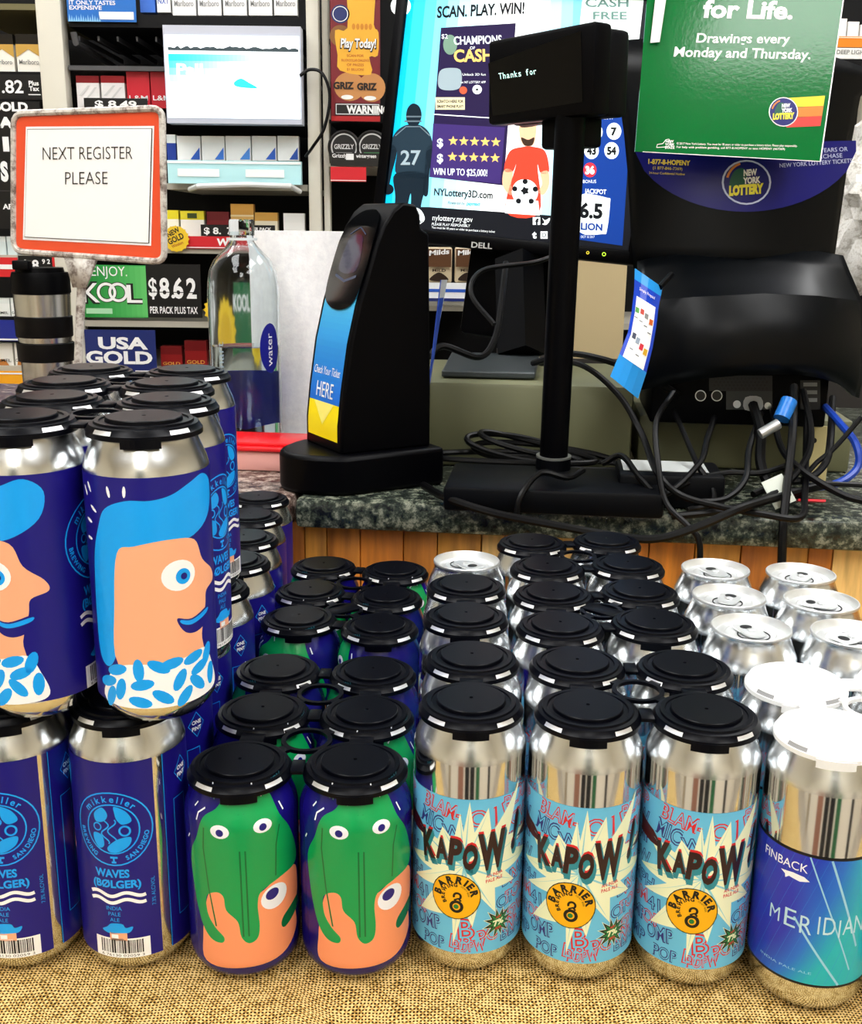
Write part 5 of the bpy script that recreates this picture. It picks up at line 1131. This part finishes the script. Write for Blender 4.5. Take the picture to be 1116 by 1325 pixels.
# backlit panel
cyl = lambda h, e=1.0: mat(h, .4, emit=e, name='lit_%s' % h.lstrip('#'))
r = Rect(213, 33, 390, 160, YS-.05); th = thing_w('backlit_panel', 'glowing white and cyan advertising panel on the shelf', 'advert panel', ((r.X0+r.X1)/2, YS-.05, r.Z0))
MB().box(((r.X0+r.X1)/2, YS-.027, (r.Z0+r.Z1)/2), (r.W, .042, r.H), mat('#C9CDDC', .4, name='panel_frame')).build('frame', th)
A = Art(.0006); A.rect(215, -153, 388, -46, cyl('#F4FCFF'), 0)
for i in range(26):
    k = i/25
    for j in range(6):
        q_ = j/5; f_ = max(0, 1-k*1.25)*max(.0, 1-q_*1.1) if j else max(0, 1-k*.9)
        c = tuple(int(a + (b-a)*min(1, f_)) for a, b in zip((244, 252, 255), (20, 205, 222))); A.rect(219 + i*5.2, -(70+(j+1)*9), 219 + (i+1)*5.2 + .05, -(70+j*9), cyl('#%02X%02X%02X' % c), 1)
A.blob([(303, -106), (312, -101), (322, -106), (333, -113), (318, -113), (305, -111)], cyl('#1CCEDC'), 2); A.text('Pall', 229, -97, 15, cyl('#FFFFFF'), 2, 'l', .03, 0, 34)
rj = random.Random(9); hz = [(219 + i*4.2, -(63 - rj.random()*4)) for i in range(41)]; A.poly([(219, -65.5)] + hz[:1] + hz + [(387, -66)], mat('#3E5058', .6), 1.5)
A.build('print', r.fn(.0005), th)
r = Rect(217, 208, 390, 238, YS-.03); th = thing_w('shelf_strip', 'pale cyan label strip in front of the white packs', 'shelf strip', ((r.X0+r.X1)/2, YS-.03, r.Z0))
MB().box(((r.X0+r.X1)/2, YS-.02, (r.Z0+r.Z1)/2), (r.W, .018, r.H), mat('#BFF0F6', .3, name='strip_plastic')).build('strip', th)
A = Art(.0006); A.rect(230, -229, 284, -219, I('#FFFFFF'), 1); A.rect(318, -229, 368, -219, I('#FFFFFF'), 1); A.rect(217, -212, 390, -209, I('#FFFFFF'), 1); A.build('print', r.fn(.0005), th)
r = Rect(218, 240, 386, 246, YS-.06); mb = MB(); mb.tube([P(246, 245, YS-.02), P(256, 241, YS-.06), P(320, 239, YS-.07), P(376, 241, YS-.06), P(388, 248, YS-.02)], .006, mat('#D9DBDA', .4)); tag(mb.build('tray_lip'), 'thin grey tray lip under the cyan label strip', 'tray')
o = MB().tube(spline([P(388, 98, YS-.05), P(402, 90, YS-.05), P(418, 96, YS-.06), P(427, 125, YS-.06), P(420, 165, YS-.06), P(405, 190, YS-.05), P(396, 202, YS-.02)], 8), .0035, rub, 8).build('cable'); tag(o, 'black wire looping out from the backlit panel over the post', 'cable')
# middle bay: tobacco
tob = mat('#100C0A', .6)
def f(A):
    y_ = I('#F2B431'); A.blob([(452, 20), (484, 20), (484, -30), (490, -40), (489, -70), (478, -72), (480, -95), (440, -90), (437, -70), (434, -38), (450, -35)], y_, 1, 3)
    for i in range(5): A.disc(458+i*5.4, -33, 2.2, I('#D88A1C'), 2, 4)
    A.disc(441, -17, 12, I('#1C2A6B'), 1); A.ring(441, -17, 9, 10, W_, 2); A.disc(441, -45, 14, I('#8A5A2A'), .6)
    A.text('Play Today!', 441, -60, 12, W_, 4, 'l', .03, .1, 46); A.text('Play Today!', 440, -61, 12, I('#201008'), 3, 'l', .07, .1, 48)
    for i, s in enumerate(('SCAN FOR', 'BILLION DOLLAR CHALLENGE', 'OF PRIZES', '$1 BILLION!')): A.text(s, 460, -72 - i*6, 3.2, I('#C0561C'), 3, 'c', .01, 0, 36 if i == 1 else 22)
    A.disc(452, -111, 20, I('#C98A4E'), .7, 19); A.disc(481, -112, 18, I('#C98A4E'), .6, 19); A.text('GRIZ', 431, -114, 9, I('#201008'), 3, 'l', .05, 0, 27); A.text('GRIZ', 462, -115, 9, I('#201008'), 3, 'l', .05, 0, 26)
    A.disc(449, -125, 8, W_, 2, 3); A.disc(479, -126, 8, W_, 2, 3); A.rect(433, -149, 492, -133, I(BK), 3); A.rect(434, -148, 491, -134, W_, 3.2); A.rect(435, -147, 490, -135, I(BK), 3.4); A.text('WARNING', 448, -146, 10, W_, 4, 'l', .05, 0, 56)
    A.rect(428, -157, 492, -150, I('#B0161C'), 2)
sign(428, -40, 492, 157, '#7A1420', 'tobacco display poster reading Play Today! and WARNING', f, 'advert_poster', Y=YS-.03)
def tin(px, py, r_, label, band):
    c = P(px, py, YS); th = thing('snuff_tin', label, 'tobacco tin', (c.x, YS+.01, c.z)); M = Matrix.Rotation(math.pi/2, 4, 'X'); k = r_
    MB().lathe([(0, .0), (k*.96, 0), (k, .002), (k, .022), (k*.9, .024), (k*.86, .0225), (0, .0225)], tob, 32, M).build('tin_body', th)
    A = Art(.0004); A.ring(0, 0, k*.72, k*.8, I('#C9C9C9'), 1); A.text('GRIZZLY', 0, -k*.1, k*.28, I('#D9D9D9'), 1, 'c', .02, 0, k*1.2); A.rect(-k*.5, -k*.5, k*.5, -k*.3, I(band), 1)
    A.build('lid_print', lambda x, y, z: Vector((x, -.0226-z, y)), th)
tin(446, 191, .036, 'round black snuff tin left of the monitor, left of its pair', '#8A8A8A'); tin(482, 191, .036, 'round black snuff tin half hidden by the monitor edge', '#3A7A4A')
def f(A):
    A.text('Grizzly', 440, -204, 5, W_, 1, 'c', .02); A.text('wintergreen', 474, -204, 5, W_, 1, 'c', .02, 0, 26); A.rect(448, -207, 458, -199, W_, 1)
sign(428, 198, 495, 215, '#16120F', 'small dark label strip in front of the snuff tins', f, 'price_strip', Y=YS-.035)
sign(428, 216, 474, 235, '#D8202C', 'red price strip beneath the snuff tins', lambda A: A.rect(428, -234, 474, -233, W_, 1), 'price_strip', Y=YS-.035)
# pouches under the monitor
def pouch(x0, y0, x1, y1, label, word):
    r = Rect(x0, y0, x1, y1, YS-.01); th = thing_w('tobacco_pouch', label, 'tobacco pouch', ((r.X0+r.X1)/2, YS, r.Z0), 'brown pouches under the monitor')
    MB().box(((r.X0+r.X1)/2, YS+.008, (r.Z0+r.Z1)/2), (r.W-.003, .03, r.H), I('#E4D2B0'), None, .004).build('pouch_body', th)
    A = Art(.0006); w_, h_ = x1-x0, y1-y0; A.rect(x0+2, -(y0+h_*.55), x1-2, -(y0+2), I('#5A3A22'), 1); A.text(word, (x0+x1)/2, -(y0+h_*.2), h_*.14, W_, 2, 'c', .03, .1, w_*.75, .1); A.blob([(x0+5, -(y0+h_*.9)), (x0+w_*.5, -(y0+h_*.7)), (x1-5, -(y0+h_*.9)), (x0+w_*.5, -(y0+h_*.95))], I('#2A1A10'), 2); A.text('MILD', (x0+x1)/2, -(y0+h_*.68), h_*.08, I('#3A2A1A'), 2, 'c', .02, 0, w_*.5)
    A.build('print', r.fn(.0075), th)
pouch(551, 320, 586, 366, 'brown and cream pouch under the monitor, left one', 'Milds'); pouch(588, 320, 622, 366, 'brown and cream pouch under the monitor, right one', 'Milds')
sign(545, 366, 620, 390, '#EDF0F4', 'white and blue price strip beneath the brown pouches', lambda A: (A.rect(545, -378, 620, -374, I('#2A5AC0'), 1), A.rect(545, -390, 620, -386, I('#1C2A6B'), 1)), 'price_strip', Y=YS-.035)
o = MB().box((0, 0, 0), (.13, .12, .26), mat('#CDB98E', .8, name='cardboard_tan'), Matrix.Translation((P(768, 380, 2.2).x, 2.26, P(768, 380, 2.2).z))).build('cardboard_box'); tag(o, 'pale cardboard box standing behind the display pole', 'box')
o2 = MB().box((0, 0, 0), (.36, .2, .9), mat('#2A2622', .8), Matrix.Translation((P(768, 380, 2.2).x, 2.29, P(768, 380, 2.2).z - .13 - .4505))).build('back_cabinet'); tag(o2, 'dark cabinet holding the pale cardboard box', 'cabinet')
sign(720, 412, 800, 420, '#B5651D', 'wooden shelf edge behind the display pole', lambda A: A.rect(720, -414, 800, -413, I('#8A4A12'), 1), 'shelf_edge', Y=YS-.03) if False else None
# right bay
g = 'white packs at the far right'
for i, (a, b_) in enumerate(((1080, 1096), (1097, 1112), (1113, 1130))):
    pack(a, 24 + 4*i, b_, 52, '#F4F4F2', '#FCFCFA', 'white pack at the far right edge, %s of three' % ('left', 'middle', 'right')[i], g)
def f(A): A.rect(1072, -49.5, 1138, -48, I('#F6E0C0'), 1)
sign(1070, 47, 1140, 61, '#F08A24', 'orange shelf strip at the far right edge', f, 'price_strip')
def f(A): A.text('DEEP LIGHT', 1103, -70, 5.5, I('#8A8A86'), 1, 'c', .02, 0, 40)
sign(1070, 62, 1140, 76, '#F0F0EC', 'white shelf strip reading DEEP LIGHT at far right', f, 'price_strip')
m_bag = speckle('crumpled_bag', ['#8A857C', '#D5D2CA', '#F4F3F0', '#B5B0A6', '#FFFFFF'], 30, .35, .8)
mb = MB(); b2 = bmesh.new(); bmesh.ops.create_icosphere(b2, subdivisions=4, radius=1)
rg = random.Random(3)
for v in b2.verts:
    n3 = 1 + .10*math.sin(v.co.x*9+v.co.z*7) + .08*math.sin(v.co.z*17+v.co.y*11) + .05*rg.random(); v.co = Vector((v.co.x*.13*n3, v.co.y*.1*n3, v.co.z*.17*n3))
cb = P(1150, 270, 2.3); mb.merge(b2, m_bag, Matrix.Translation(cb)); tag(mb.build('plastic_bag'), 'crumpled pale plastic bag at the right edge behind the terminal', 'bag')
o = MB().box((0, 0, 0), (.6, .3, .9), mat('#2A2622', .8), Matrix.Translation((cb.x+.1, cb.y+.02, cb.z-.225-.4501))).build('back_cabinet'); tag(o, 'dark cabinet under the pale plastic bag', 'cabinet')
